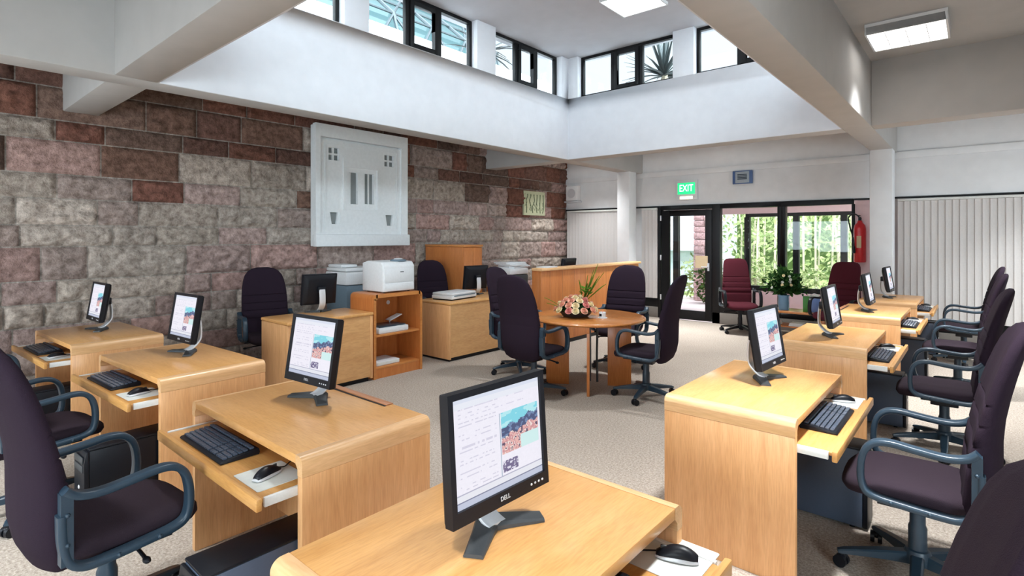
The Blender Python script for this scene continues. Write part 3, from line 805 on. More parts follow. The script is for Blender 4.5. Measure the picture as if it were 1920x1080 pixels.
def rose(mat, par, p, r, nrm):
    b = MB(); n = Vector(nrm).normalized(); q = Vector((0, 0, 1)).rotation_difference(n); rr = random.Random(int(p[0] * 9999) + int(p[1] * 777))
    for ring, (k, rad, h, op) in enumerate(((5, .95, .55, 1.0), (5, .72, .8, .62), (4, .46, .95, .34), (3, .22, 1.0, .12))):
        for i in range(k):
            a = 2 * math.pi * (i + ring * .4) / k; w = 2 * math.pi / k * .68; g = []
            for v in (0, .5, 1):
                row = []
                for u in (-1, -.33, .33, 1):
                    an = a + u * w; rd = r * rad * (.35 + .65 * v ** .7) * (1 if v < 1 else 1.0 + .12 * op) - .10 * r * abs(u) * v
                    row.append(Vector((rd * math.cos(an), rd * math.sin(an), r * (h * v - .25 * op * (v == 1) - .08 * u * u * v))))
                g.append(row)
            vs = [Vector(p) + q @ w_ for row in g for w_ in row]
            b.add(vs, [(y * 4 + x, y * 4 + x + 1, y * 4 + x + 5, y * 4 + x + 4) for y in range(2) for x in range(3)])
    b.ball(Vector(p) + n * r * .15, r * .45, r * .45, r * .4, 8, 5)
    return b.build('rose', mat, par, ang=80)
rr = random.Random(3); k = 0
for ringr, nb, z in ((.195, 14, .075), (.155, 11, .125), (.10, 8, .165), (.045, 4, .19), (0.0, 1, .195)):
    for i in range(nb):
        a = 2 * math.pi * i / nb + ringr * 9 + rr.uniform(-.1, .1)
        rose(M[('rose', 'rosey', 'rosep', 'rosey', 'rose')[k % 5]], t, (ringr * math.cos(a), ringr * math.sin(a), z), .040, (math.cos(a) * ringr * 6, math.sin(a) * ringr * 6, 1)); k += 1
b = MB()
for i in range(60):
    a = rr.uniform(0, 6.28); q = rr.uniform(.09, .19); b.leaf((q * math.cos(a), q * math.sin(a), .06), (math.cos(a), math.sin(a), .3), rr.uniform(.05, .09), .03, (0, 0, 1), col=rr.random())
b.build('rose_leaves', M['leaffern'], t)
def frond(par, base, tip, droop, n=22, L=.10, name='fern_frond', mat='leaffern'):
    b = MB(); B = Vector(base); T = Vector(tip); pts = [B.lerp(T, i / n) + Vector((0, 0, -droop * (i / n) ** 2)) for i in range(n + 1)]
    b.tube(pts, .003, 5); sd = (T - B).cross(Vector((.5, .5, 0.4))).normalized(); d = (T - B).normalized()
    for i in range(3, n):
        q = L * math.sin(math.pi * (i / n * .85 + .12))
        for s_ in (-1, 1): b.leaf(pts[i], d * .8 + sd * s_, q, q * .13, d.cross(sd), col=rr.random())
    for i in range(len(b.c)):
        if b.c[i] is None: b.c[i] = .3
    return b.build(name, M[mat], par)
rv = Vector((.758, .653, 0)) # picture-right on the floor plan
for (dr_, up, dp, bk) in ((.17, .36, .02, .02), (.11, .31, .02, .05), (.21, .29, .03, .06), (.04, .26, .02, .06), (-.05, .22, .02, .05), (.25, .20, .04, .03), (.14, .25, .02, .10), (.07, .20, .03, .0)):
    frond(t, rv * .05 + Vector((-.03, .09, .12)), rv * (.05 + dr_) + Vector((-.06, .10 + bk, .12 + up * 1.22)), dp, n=34, L=.085)
frond(t, rv * -.12 + Vector((0, 0, .07)), rv * -.30 + Vector((0, 0, .17)), .03, n=12, L=.05)
frond(t, rv * -.10 + Vector((-.06, 0.05, .07)), rv * -.26 + Vector((-.08, 0, .22)), .03, n=12, L=.05)
b = MB()
for i in range(26):
    a = rr.uniform(0, 6.28); b.leaf((-.03 + .03 * math.cos(a) + .09, .11 + .03 * math.sin(a), .22 + rr.uniform(0, .07)), (math.cos(a), math.sin(a), .5), .06, .035, (0, 0, 1), col=rr.random() * .4)
b.build('green_tuft', M['leaffern'], t)
t = thing('table_candle', 'small white cup candle beside the rose bowl on round table', 'candle', (TX + .19, TY - .03, .72))
MB().lathe([(.03, 0), (.034, .004), (.036, .055), (.032, .06), (.030, .052), (.004, .05)], 18).build('candle_cup', M['devwhite'], t)
MB().lathe([(.048, 0), (.05, .003), (.048, .005), (.037, .004)], 18).build('saucer', M['devwhite'], t)
MB().tube([(0, 0, .05), (.003, 0, .075)], .003, 6).build('wick', M['rosep'], t)
b = MB(); b.box(-.012, .012, -.0385, -.035, .02, .045); b.build('cup_mark', M['black'], t)

# ------------------------------------------------------------------ staff furniture
def staff_desk(label, x0, x1, y0, y1, h):
    t = thing('staff_desk', label, 'desk', ((x0 + x1) / 2, (y0 + y1) / 2, 0)); w, d = (x1 - x0) / 2, (y1 - y0) / 2
    box('desktop', M['top'], (-w, w, -d, d, h - .035, h), t, bevel=.012, seg=3)
    box('front_panel', M['side2'], (w - .04, w - .018, -d + .0355, d - .0355, .05, h - .0355), t)
    for s in (-1, 1): box('end_panel', M['side'], (-w + .01, w - .012, min(s * d - s * .004, s * (d - .035)), max(s * d - s * .004, s * (d - .035)), .03, h - .0355), t, bevel=.004)
    box('plinth', M['black'], (-w + .04, w - .05, -d + .04, d - .04, 0, .05), t)
    return t
M['side2'] = wood('panel_wood_flat', (.70, .40, .175), (.61, .32, .125), (7, .7, 4), .4, .15)
staff_desk('low light wood staff desk beside the open cherry bookshelf, black monitor on it', -5.48, -4.92, 2.48, 3.44, .74)
staff_desk('light wood counter desk carrying the white flatbed scanner', -5.52, -4.92, 4.54, 5.92, .735)
# bookshelf
t = thing('bookshelf', 'open cherry wood bookshelf with rounded top carrying the white printer', 'bookshelf', (-5.17, 3.79, 0))
w, d, h = .225, .335, .92
b = MB(); pr = [(-d, 0), (-d, h - .05)]
for k in range(6): pr.append((-d + .05 - .05 * math.cos(R(18 * k)), h - .05 + .05 * math.sin(R(18 * k))))
for k in range(6): pr.append((d - .05 + .05 * math.sin(R(18 * k)), h - .05 + .05 * math.cos(R(18 * k))))
pr += [(d, 0), (d - .03, 0), (d - .03, h - .07), (d - .05, h - .04), (-d + .05, h - .04), (-d + .03, h - .07), (-d + .03, 0)]
rings = [[(x, p[0], p[1]) for p in pr] for x in (-w, w)]
b.loft(rings, cap=False); o = b.build('carcass', M['orange'], t, ang=40)
# triangulated end caps
b = MB(); n = len(pr); half = n // 2
for x in (w,):
    vs = [(x, p[0], p[1]) for p in pr]; cap = []
    cnt = 14
    outer = pr[:14]; inner = pr[14:]
    b.box(x - .0015, x + .0015, -d, -d + .03, 0, h - .05); b.box(x - .0015, x + .0015, d - .03, d, 0, h - .05); b.box(x - .0015, x + .0015, -d + .03, d - .03, h - .04, h - .001)
    for s in (-1, 1):
        poly = [(s * d, h - .05)] + [(s * (d - .05 + .05 * math.cos(R(15 * k))), h - .05 + .05 * math.sin(R(15 * k))) for k in range(1, 7)] + [(s * (d - .05), h - .04), (s * (d - .03), h - .07)]
        b.prism(poly, 'x', x - .0015, x + .0015)
b.build('front_edge', M['orangetop'], t)
box('back_panel', M['orange'], (-w + .004, -w + .016, -d + .031, d - .031, .02, h - .041), t)
box('shelf', M['orangetop'], (-w + .02, w - .012, -d + .031, d - .031, .452, .474), t, bevel=.002)
box('shelf', M['orangetop'], (-w + .02, w - .012, -d + .031, d - .031, .10, .122), t, bevel=.002)
box('kick_board', M['orange'], (w - .03, w - .014, -d + .031, d - .031, 0, .0995), t)
MB().prism([(.17 + .025 * math.cos(a * .524),   .76 + .025 * math.sin(a * .524)) for a in range(12)], 'x', -w + .0165, -w + .02).build('cable_hole', M['devwhite'], t)
# printer on bookshelf
t = thing('laser_printer', 'tall white laser printer on top of the cherry bookshelf', 'printer', (-5.18, 3.82, .92))
b = MB(); b.prism([(-.20, .012), (.20, .012), (.20, .30), (.16, .345), (-.10, .355), (-.20, .33)], 'y', -.22, .22); b.build('printer_body', M['devwhite'], t, bevel=.014, seg=3)
box('paper_drawer', M['devwhite'], (.18, .208, -.20, .20, .02, .105), t, bevel=.005)
box('front_door', M['devwhite'], (.19, .2055, -.20, .20, .115, .265), t, bevel=.005)
b = MB(); b.lathe([(.02, 0), (.085, 0), (.085, .012), (.07, .022), (.01, .024)], 20); o = b.build('control_panel', M['devgrey'], t, loc=(.09, .07, .345)); o.scale = (1.0, 1.15, 1)
b = MB(); b.lathe([(.01, 0), (.05, 0), (.04, .012), (.01, .014)], 16); b.build('display_bubble', M['silver'], o, loc=(.0, 0, .022))
box('printer_mark', M['dgrey'], (.2055, .2065, .01, .06, .225, .235), t)
b = MB(); 
for x in (-.15, .15):
    for y in (-.17, .17): b.cyl(x, y, 0, .014, .015, 8)
b.build('rubber_foot', M['black'], t)
# scanner on mid shelf
t = thing('desk_scanner', 'small white device with dark top and raised tray on the middle bookshelf shelf', 'scanner', (-5.13, 3.75, .4745))
t.scale = (1, 1.2, 1)
box('scanner_body', M['devwhite'], (-.15, .15, -.17, .17, 0, .065), t, bevel=.012)
box('dark_lid', M['lcd'], (-.12, .13, -.145, .145, .066, .078), t, bevel=.004)
o = box('raised_tray', M['devwhite'], (-.05, .05, -.03, .12, 0, .012), t, bevel=.004); o.location = (-.08, .10, .11); o.rotation_euler = (R(22), 0, 0)
b = MB(); b.tube([(-.10, .10, .07), (-.10, .11, .115)], .006, 6); b.build('tray_arm', M['devwhite'], t)
t = thing('ring_binder', 'white binder lying flat on the bottom bookshelf shelf', 'binder', (-5.13, 3.68, .1225))
box('binder_cover', M['devwhite'], (-.14, .13, -.15, .16, 0, .045), t, bevel=.006); box('binder_pages', M['paper'], (-.12, .134, -.14, .15, .006, .038), t)
# floor copier
t = thing('photocopier', 'slate and white photocopier standing behind the bookshelf against stone wall', 'copier', (-6.24, 4.06, 0), 0)
box('copier_base', M['devgrey'], (-.24, .24, -.27, .27, .02, .93), t, bevel=.02)
box('copier_head', M['devwhite'], (-.25, .25, -.28, .28, .935, 1.10), t, bevel=.02)
o = box('document_cover', M['devwhite'], (-.24, .22, -.27, .27, 1.105, 1.15), t, bevel=.015)
box('feeder', M['devwhite'], (-.22, .10, -.26, -.02, 1.151, 1.19), t, bevel=.015)
for z in (.12, .40): box('paper_drawer', M['devgrey'], (.236, .252, -.24, .24, z, z + .24), t, bevel=.006)
box('control_panel', M['black'], (.20, .28, .0, .25, 1.06, 1.102), t, bevel=.006)
b = MB(); 
for x in (-.18, .18):
    for y in (-.2, .2): b.cyl(x, y, 0, .025, .02, 8)
b.build('rubber_foot', M['black'], t)
# flatbed scanner on counter
t = thing('flatbed_scanner', 'white flatbed scanner on the light wood counter desk', 'scanner', (-5.24, 4.92, .735), 8)
box('scanner_bed', M['devwhite'], (-.17, .17, -.26, .26, .016, .062), t, bevel=.01)
box('scanner_lid', M['devwhite'], (-.165, .165, -.255, .255, .063, .094), t, bevel=.012)
box('glass_edge', M['devgrey'], (.171, .174, -.22, .22, .05, .062), t)
box('base_tray', M['black'], (-.16, .16, -.25, .25, 0, .016), t, bevel=.004)
# tall cabinet
t = thing('tall_cabinet', 'tall cherry wood cabinet standing against the stone wall', 'cabinet', (-6.31, 5.90, 0))
box('cabinet_body', M['orange'], (-.44, .42, -.20, .20, .04, 1.39), t, bevel=.004)
box('cabinet_top', M['orangetop'], (-.445, .45, -.21, .21, 1.3905, 1.425), t, bevel=.006)
for y0, y1 in ((-.196, -.003), (.003, .196)):
    dd = box('cabinet_door', M['orange'], (.4205, .44, y0, y1, .06, 1.38), t, bevel=.003)
    MB().ball((.446, -.03 if y0 < -.1 else .03, .75), .012).build('knob', M['silver'], dd)
box('plinth', M['black'], (-.42, .40, -.18, .18, 0, .0395), t)
# reception counter
t = thing('reception_counter', 'long cherry wood reception counter with pale top ledge behind round table', 'counter', (-4.6, 7.28, 0))
box('front_panel', M['orange'], (.02, .06, -1.40, 1.40, .06, 1.075), t, bevel=.003)
box('counter_ledge', M['lip'], (-.09, .10, -1.43, 1.43, 1.0755, 1.115), t, bevel=.01)
for s in (-1, 1): box('end_panel', M['orange'], (-.10, .0195, min(s * 1.36, s * 1.40), max(s * 1.36, s * 1.40), .06, 1.0745 if s > 0 else 1.0745), t, bevel=.003)
box('work_top', M['orangetop'], (-.75, .0195, -1.355, 1.355, .755, .79), t, bevel=.004)
for y in (-.5, .5): box('support_panel', M['orange'], (-.70, .0, y - .015, y + .015, .06, .7545), t)
box('plinth', M['black'], (-.52, .045, -1.36, 1.36, 0, .0595), t)
b = MB()
for y in [-1.2 + .3 * k for k in range(9)]: b.box(.0605, .0625, y - .003, y + .003, .07, 1.07)
b.build('panel_seam', M['redstrip'], t)
# side cabinet and printer with papers
t = thing('side_cabinet', 'cherry side cabinet under the paper-laden printer left of reception', 'cabinet', (-5.66, 6.55, 0))
box('cabinet_body', M['orange'], (-.28, .24, -.28, .28, 0, .72), t, bevel=.004); box('cabinet_top', M['orangetop'], (-.29, .25, -.29, .29, .7205, .75), t, bevel=.006)
t = thing('desktop_printer', 'dark desktop printer left of reception, white papers heaped on it', 'printer', (-5.66, 6.52, .7505))
box('printer_body', M['dgrey'], (-.20, .20, -.22, .22, .01, .20), t, bevel=.02); box('printer_top', M['devwhite'], (-.20, .20, -.22, .22, .205, .30), t, bevel=.02)
box('paper_tray', M['black'], (.195, .26, -.15, .15, .03, .06), t, bevel=.006)
b = MB(); b.cyl(-.15, -.15, 0, .012, .015, 8); b.cyl(.15, -.15, 0, .012, .015, 8); b.cyl(.15, .15, 0, .012, .015, 8); b.cyl(-.15, .15, 0, .012, .015, 8); b.build('rubber_foot', M['black'], t)
rr2 = random.Random(5); z = 1.05
for i in range(5):
    b = MB(); m_ = Matrix.Translation((-5.66 + rr2.uniform(-.03, .03), 6.57 + rr2.uniform(-.04, .04), 0)) @ Matrix.Rotation(rr2.uniform(-.25, .25), 4, 'Z'); h_ = rr2.uniform(.012, .024)
    b.box(-.15, .15, -.21, .21, z, z + h_ - .0005, m=m_); z += h_
    tag(b.build('paper_sheaf', M['devwhite'], bevel=.002), 'white sheaf of papers heaped on the dark desktop printer left of reception', 'papers', 'papers heaped on the reception printer')
tag(MB().box(-4.69, -4.51, 5.96, 6.22, 1.1155, 1.13).build('paper_sheaf', M['devwhite'], bevel=.002), 'white papers on the near end of the cherry reception ledge', 'papers')

# ------------------------------------------------------------------ low table by the window
t = thing('low_table', 'low cherry wood table with shelf under the windows, vase on top', 'table', (-2.22, 9.28, 0))
w, d, h = .52, .23, .40
box('tabletop', M['orangetop'], (-w, w, -d, d, h - .03, h), t, bevel=.005)
for sx in (-1, 1):
    for sy in (-1, 1): box('leg', M['orange'], (min(sx * w * .96, sx * (w * .96 - .06)), max(sx * w * .96, sx * (w * .96 - .06)), min(sy * d * .95, sy * (d * .95 - .05)), max(sy * d * .95, sy * (d * .95 - .05)), 0, h - .0305), t, bevel=.004)
box('shelf', M['orange'], (-w * .9, w * .9, -d * .8, d * .8, .15, .17), t, bevel=.004)
for x, l in ((-.25, 'white magazines at left end of the low window table shelf'), (.10, 'white magazines at right end of the low window table shelf')):
    tt = thing('magazine_pile', l, 'magazines', (-2.22 + x, 9.20, .17))
    for i in range(4): box('magazine', M['devwhite'], (-.105 + .004 * i, .105 - .003 * i, -.09, .12, .0005 + i * .012, .0118 + i * .012), tt, bevel=.002)
VX, VY = -2.32, 9.22
t = thing('flower_vase', 'blue glazed vase of dark leaves and small white flowers on low table', 'vase', (VX, VY, .40))
MB().lathe([(.05, 0), (.075, .004), (.082, .10), (.078, .20), (.088, .235), (.080, .235), (.070, .20), (.01, .19)], 24).build('vase_body', M['vase'], t)
b = MB(); rv2 = random.Random(8)
for i in range(760):
    a = rv2.uniform(0, 6.28); el = rv2.uniform(.05, 1.5); q = rv2.uniform(.08, .34)
    p = Vector((math.cos(a) * math.cos(el) * q * 1.05, math.sin(a) * math.cos(el) * q * .6, .25 + math.sin(el) * q * 1.1))
    b.leaf(p, (rv2.uniform(-1, 1), rv2.uniform(-1, 1), rv2.uniform(-.4, 1)), rv2.uniform(.07, .13), rv2.uniform(.035, .06), (rv2.uniform(-1, 1), rv2.uniform(-1, 1), 1), col=rv2.random())
b.build('foliage', M['leafdark'], t)
b = MB()
for i in range(10):
    a = rv2.uniform(0, 6.28); b.tube([(0, 0, .18), (.12 * math.cos(a), .08 * math.sin(a), .36), (.22 * math.cos(a), .14 * math.sin(a), .48)], .004, 5)
b.build('stem', M['leafdark'], t)
for i in range(9):
    a = rv2.uniform(3.4, 6.0); q = rv2.uniform(.1, .24)
    rose(M['petal'] if i % 3 else M['rosey'], t, (math.cos(a) * q * 1.1, math.sin(a) * q * .6 - .05, .33 + rv2.uniform(0, .24)), .022, (math.cos(a), math.sin(a) - .5, .5)).name = 'blossom'
t = thing('gift_bag', 'blue and green square gift bag beside the vase on low table', 'bag', (-1.93, 9.24, .401), 12)
box('bag_body', M['bag'], (-.03, .11, -.07, .07, 0, .22), t, bevel=.004); box('bag_side', M['baggreen'], (-.12, -.031, -.07, .07, 0, .235), t, bevel=.004)
b = MB(); b.tube(bez([(.0, -.06, .22), (.0, -.05, .27), (.05, -.05, .28), (.08, -.06, .22)], 4), .004, 6); b.build('bag_handle', M['devwhite'], t)
b = MB()
for i in range(14): b.leaf((-.02 + rv2.uniform(-.03, .1), rv2.uniform(-.05, .05), .218), (rv2.uniform(-1, 1), rv2.uniform(-1, 1), 1.4), .06, .03, (0, 1, 0), col=1.0)
b.build('tissue_paper', M['petal'], t)

# ------------------------------------------------------------------ wall-mounted things
# white architectural relief on the stone wall
t = thing('wall_relief', 'big white plaster relief of a building front hung on the stone wall', 'relief', (XW + .085, 4.49, 1.42))
# x outwards, y along wall, z up
def frame_boxes(b, y0, y1, z0, z1, holes, x0, x1):
    ys = sorted({y0, y1, *[h_[0] for h_ in holes], *[h_[1] for h_ in holes]}); zs_ = sorted({z0, z1, *[h_[2] for h_ in holes], *[h_[3] for h_ in holes]})
    for i in range(len(ys) - 1):
        run = None
        for j in range(len(zs_) - 1):
            cy, cz = (ys[i] + ys[i + 1]) / 2, (zs_[j] + zs_[j + 1]) / 2
            solid = not any(h_[0] < cy < h_[1] and h_[2] < cz < h_[3] for h_ in holes)
            if solid: run = (zs_[j] if run is None else run[0], zs_[j + 1])
            if (not solid or j == len(zs_) - 2) and run: b.box(x0, x1, ys[i], ys[i + 1], *run); run = None
    return b
WN = [(-.56, -.40, 1.17, 1.34), (.35, .52, 1.17, 1.34), (-.55, -.39, .30, .46), (.36, .53, .29, .45), (-.245, -.105, .585, 1.03), (.01, .165, .595, 1.03)]
box('back_slab', M['relief'], (-.05, .02, -.755, .755, .0, 1.63), t, bevel=.01)
fb = frame_boxes(MB(), -.70, .66, .16, 1.44, WN, .0205, .072); fb.build('facade', M['relief'], t)
fb = frame_boxes(MB(), -.76, .76, .161, 1.64, [(-.69, .64, .15, 1.47)], .0205, .10); fb.build('outer_frame', M['relief'], t)
box('plinth', M['relief'], (.0205, .125, -.765, .785, -.005, .16), t, bevel=.012)
fb = frame_boxes(MB(), -.34, .25, .50, 1.22, [(-.30, .215, .52, 1.09)], .0725, .088); fb.build('portal_surround', M['relief'], t)
fb = frame_boxes(MB(), -.62, .58, .22, 1.40, [(-.60, .56, .24, 1.38)], .0725, .080); fb.build('inner_moulding', M['relief'], t)
for (a, c, z0, z1) in WN:
    nb = MB().box(.0206, .026, a, c, z0, z1).build('niche', M['reliefdark'], t)
    g = MB(); cy = (a + c) / 2; cz = (z0 + z1) / 2
    if z1 - z0 < .3 and z0 > .6: g.box(.026, .055, cy - .012, cy + .012, z0, z1); g.box(.026, .055, a, cy - .012, cz - .012, cz + .012); g.box(.026, .055, cy + .012, c, cz - .012, cz + .012)
    elif z1 - z0 < .3: MB().prism([(a, z0), (a + .045, z0), (a + .02, z1), (a, z1)], 'x', .026, .060).build('niche_bar', M['relief'], nb); g.prism([(c - .045, z0), (c, z0), (c, z1), (c - .02, z1)], 'x', .026, .060)
    elif cy > 0: g.box(.026, .05, cy - .006, cy + .012, z0, z1)
    else: g.box(.026, .035, a, a + .05, z0, z1)
    g.build('niche_bar', M['relief'], nb)
# batik panel
t = thing('art_panel', 'small square pale green panel of dark figures on the stone wall', 'picture', (XW + .05, 8.54, 1.975))
box('panel_board', M['art'], (-.03, .015, -.335, .335, 0, .48), t, bevel=.004)
b = MB(); ra = random.Random(4)
for i in range(6):
    y = -.25 + i * .1; pts = bez([(.017, y + ra.uniform(-.03, .03), .04 + ra.uniform(0, .05)), (.017, y + ra.uniform(-.05, .05), .17), (.017, y + ra.uniform(-.04, .04), .28), (.017, y + .02, .38)], 4)
    b.tube(pts, .009, 5); b.ball((.018, y + .02, .40), .004, .017, .022)
    for k in range(2): b.tube([(.017, y, .26 - .1 * k), (.017, y + ra.uniform(-.07, .07), .18 - .08 * k)], .006, 5)
b.build('painted_figures', M['artdark'], t)
# speaker
t = thing('wall_speaker', 'small white wall speaker with round grille in the corner by stone wall', 'speaker', (-6.58, YB - .02, 2.27))
box('speaker_box', M['white'], (-.15, .15, -.14, -.003, .04, .36), t, bevel=.02)
MB().prism([(.10 * math.cos(k * .2618), .20 + .10 * math.sin(k * .2618)) for k in range(24)], 'y', -.148, -.141).build('grille', M['devgrey2'] if 'devgrey2' in M else M['silver'], t)
box('bracket_shelf', M['silver'], (-.17, .17, -.17, -.003, .0, .035), t, bevel=.005)
# exit sign
t = thing('exit_sign', 'lit green EXIT sign above the black glass door', 'sign', (-4.08, YB - .02, 2.22))
box('sign_housing', M['devwhite'], (-.20, .20, -.07, -.002, .0, .37), t, bevel=.008)
box('sign_face', M['green'], (-.165, .165, -.078, -.0705, .11, .32), t, bevel=.003)
o = bpy.data.objects.new('sign_letters', text_mesh('EXIT', .18, .002)); COL.objects.link(o); o.data.materials.append(M['exitwhite']); o.parent = t; o.location = (0, -.081, .215); o.rotation_euler = (R(90), 0, 0); o.scale = (.72, 1, 1)
M['warmlens'] = emis('warm_lens', (1.0, .80, .52), 2.0)
box('lower_lens', M['warmlens'], (-.12, .12, -.076, -.0705, .02, .07), t, bevel=.004)
# blue clock/sign
t = thing('wall_display', 'small blue framed grey display high above the window left of right column', 'display', (-3.09, YB - .035, 2.46))
box('display_frame', M['bluebox'], (-.165, .165, -.04, -.003, 0, .225), t, bevel=.006)
box('display_face', M['greypanel'], (-.115, .115, -.045, -.0405, .015, .21), t, bevel=.003)
b = MB()
for z in (.075, .10, .125, .15): b.box(-.08, .08, -.0475, -.0455, z, z + .016)
b.build('display_readout', M['lcd'], t)
# fire extinguisher
t = thing('fire_extinguisher', 'red fire extinguisher hung beside the right white column', 'fire extinguisher', (-1.36, YB - .13, 1.16))
MB().lathe([(.03, 0), (.075, .003), (.082, .02), (.082, .50), (.07, .56), (.035, .60), (.028, .63), (.01, .63)], 24).build('cylinder', M['red'], t)
b = MB(); b.cyl(0, 0, .63, .675, .022, 12); b.box(-.012, .012, -.10, .03, .675, .69); b.box(-.012, .012, -.09, .02, .70, .712); b.build('valve_lever', M['black'], t, bevel=.003)
MB().tube(bez([(0.02, -.02, .655), (-.06, -.03, .73), (-.14, -.04, .68), (-.12, -.07, .55), (-.07, -.10, .36), (-.06, -.10, .24)], 6), .010, 8).build('hose', M['black'], t)
MB().lathe([(.010, .14), (.022, .15), (.014, .24), (.008, .25)], 12, -.06, -.10).build('nozzle', M['black'], t)
box('extinguisher_label', M['notice'], (-.03, .03, -.0845, -.081, .22, .40), t)
box('wall_hook', M['silver'], (-.02, .02, .02, .125, .56, .60), t)
struct(box('trim_6', M['pinkwall'], (-1.435, -1.13, YB - .03, YB + .06, .365, 2.10)))
# notice on the door
t = MB().box(-.13, .10, -.002, 0, -.10, .12).build('door_notice', M['notice']); t.location = (-3.80, YB - .042, 1.08); tag(t, 'tan paper notice stuck on the black glass door', 'notice')

# ------------------------------------------------------------------ ceiling lights
LAMP_W = 46
def ceiling_light(label, x, y, z, drop):
    t = thing('ceiling_light', label, 'light', (x, y, z))
    b = MB(); w = .30
    b.box(-w, w, -w, w, -.02, 0 - .001)
    if drop:
        b = MB(); b.box(-w, w, -w, w, -.03, -.001)
    b.build('fixture_plate', M['white'], t)
    zb = -.10 if drop else -.038
    r_ = frame_boxes2(w, zb, drop); r_.build('fixture_rim', M['devwhite'], t, bevel=.003)
    MB().box(-w + .017, w - .017, -w + .017, w - .017, zb + .004, zb + .010).build('diffuser', M['lamp'], t)
    g = MB()
    for k in range(1, 4): g.box(-w + .017, w - .017, -w + k * .15 - .003, -w + k * .15 + .003, zb - .001, zb + .0038)
    for k in range(1, 4): g.box(-w + k * .15 - .003, -w + k * .15 + .003, -w + .017, w - .017, zb - .0012, zb - .001 + .0)
    g.build('louvre', M['silver'], t)
    la = bpy.data.lights.new('fluorescent_tubes', 'AREA'); la.shape = 'SQUARE'; la.size = .25; la.energy = LAMP_W; la.spread = R(82); la.color = (.955, .985, 1.0)
    lo = bpy.data.objects.new('fluorescent_tubes', la); COL.objects.link(lo); lo.parent = t; lo.location = (0, 0, zb - .004)
    return t
def frame_boxes2(w, zb, drop):
    b = MB(); zt = -.0305 if drop else -.0205
    b.box(-w, -w + .016, -w, w, zb, zt); b.box(w - .016, w, -w, w, zb, zt); b.box(-w + .016, w - .016, -w, -w + .016, zb, zt); b.box(-w + .016, w - .016, w - .016, w, zb, zt)
    return b
LT0 = ceiling_light('square box ceiling light in the right-hand bay', -.50, 6.20, ZC, True)
def light(label, x, y, z): return dup(LT0, label, (x, y, z), 0)
ceiling_light('square recessed light in the raised lantern ceiling', -3.16, 5.92, ZL, False)
light('box ceiling light in the right bay, out of view nearer the camera', -.30, 2.6, ZC)
light('box ceiling light over the camera in the front bay', -.2, -.6, ZC)
light('box ceiling light over the left desks in the front bay', -3.2, -1.0, ZC)
light('box ceiling light in the front-left bay by the stone wall', -5.6, -1.6, ZC)
light('box ceiling light over the wide vertical blind', .9, 8.3, ZC)
light('added box light hidden in the back bay above the glass door', -3.6, 8.55, ZC)  # lamp added out of sight behind the beam to brighten the back wall
lb = light('added box light hidden in the back bay near the stone wall', -5.85, 8.75, ZC)  # second unseen lamp, added to brighten the back corner
for c in lb.children:
    if c.type == 'LIGHT': c.data = c.data.copy(); c.data.energy = 24
for l_ in list(bpy.data.lights):
    if l_.name.startswith('fluorescent_tubes') and l_.energy == LAMP_W and bpy.data.objects.get(l_.name) and abs(bpy.data.objects[l_.name].parent.location.z - ZL) < .01: l_.energy = 26
LL = [o for o in bpy.data.objects if o.get('label') == 'square recessed light in the raised lantern ceiling'][0]
dup(LL, 'second recessed light in the raised lantern ceiling, out of view', (-3.16, 2.6, ZL), 0)

# ------------------------------------------------------------------ outside
struct(box('ground_outside', M['grass'], (-30, 30, YB + 4.2, 45, -.35, -.12)))
struct(box('floor_veranda', M['pinkfloor'], (-9, 4, YB + .2, YB + 4.2, -.2, -.02)))
YV = 11.9
b = MB(); b.box(-3.75, 3, YV, YV + .18, -.02, .42); struct(b.build('wall_veranda', M['pinkwall'], bevel=.01))
struct(box('wall_veranda_lintel', M['pinkwall'], (-9, 3, YV, YV + .18, 2.03, 2.75)))
struct(box('ceiling_veranda', M['white'], (-9, 3, YB + .2, YV + .4, 2.75, 2.9)))
r = sroot('window_30')
b = MB(); b.box(-3.75, 3, YV + .03, YV + .13, .42, .52); b.box(-3.75, 3, YV + .03, YV + .13, 1.96, 2.03)
for x in (-3.72, -2.78, -1.95, -1.0): b.box(x - .055, x + .055, YV + .03, YV + .13, .52, 1.96)
b.box(-5.35, -5.23, YV, YV + .12, 0, 2.03)
b.build('window_frame', M['blackframe'], r)
# pink stone pier and white building
def stone_pier():
    b = MB(); rp = random.Random(6); z = -.2
    b.box(-5.30, -4.78, 13.02, 13.5, -.2, 3.4, col=(.5, .40, .38))
    while z < 3.3:
        h_ = rp.uniform(.14, .2); x = -5.32
        while x < -4.78:
            L = rp.uniform(.18, .34); x1 = min(x + L, -4.76)
            b.box(x + .008, x1 - .008, 13.0 - rp.uniform(0, .02), 13.1, z + .008, z + h_ - .008, col=tuple(Vector((.60, .40, .40)) * rp.uniform(.7, 1.2)))
            x += L
        z += h_
    return struct(b.build('garden_pier', M['brick'], bevel=.006))
stone_pier()
t = thing('white_building', 'white building with ledge seen through the glass door', 'building', (-7.3, 16, -.12))
box('wall_block', M['bldg'], (-3.5, 1.05, 0, 3, 0, 5), t); box('ledge', M['bldg'], (-3.6, 1.2, -.6, -.001, 1.25, 1.45), t, bevel=.02)
b = MB(); b.box(-.9, -.2, -.04, .02, 1.9, 3.0); w_ = b.build('window', M['blackframe'], t); MB().box(-.84, -.26, -.05, -.041, 1.96, 2.94).build('pane', M['skyglass'], w_)
rg = random.Random(21)
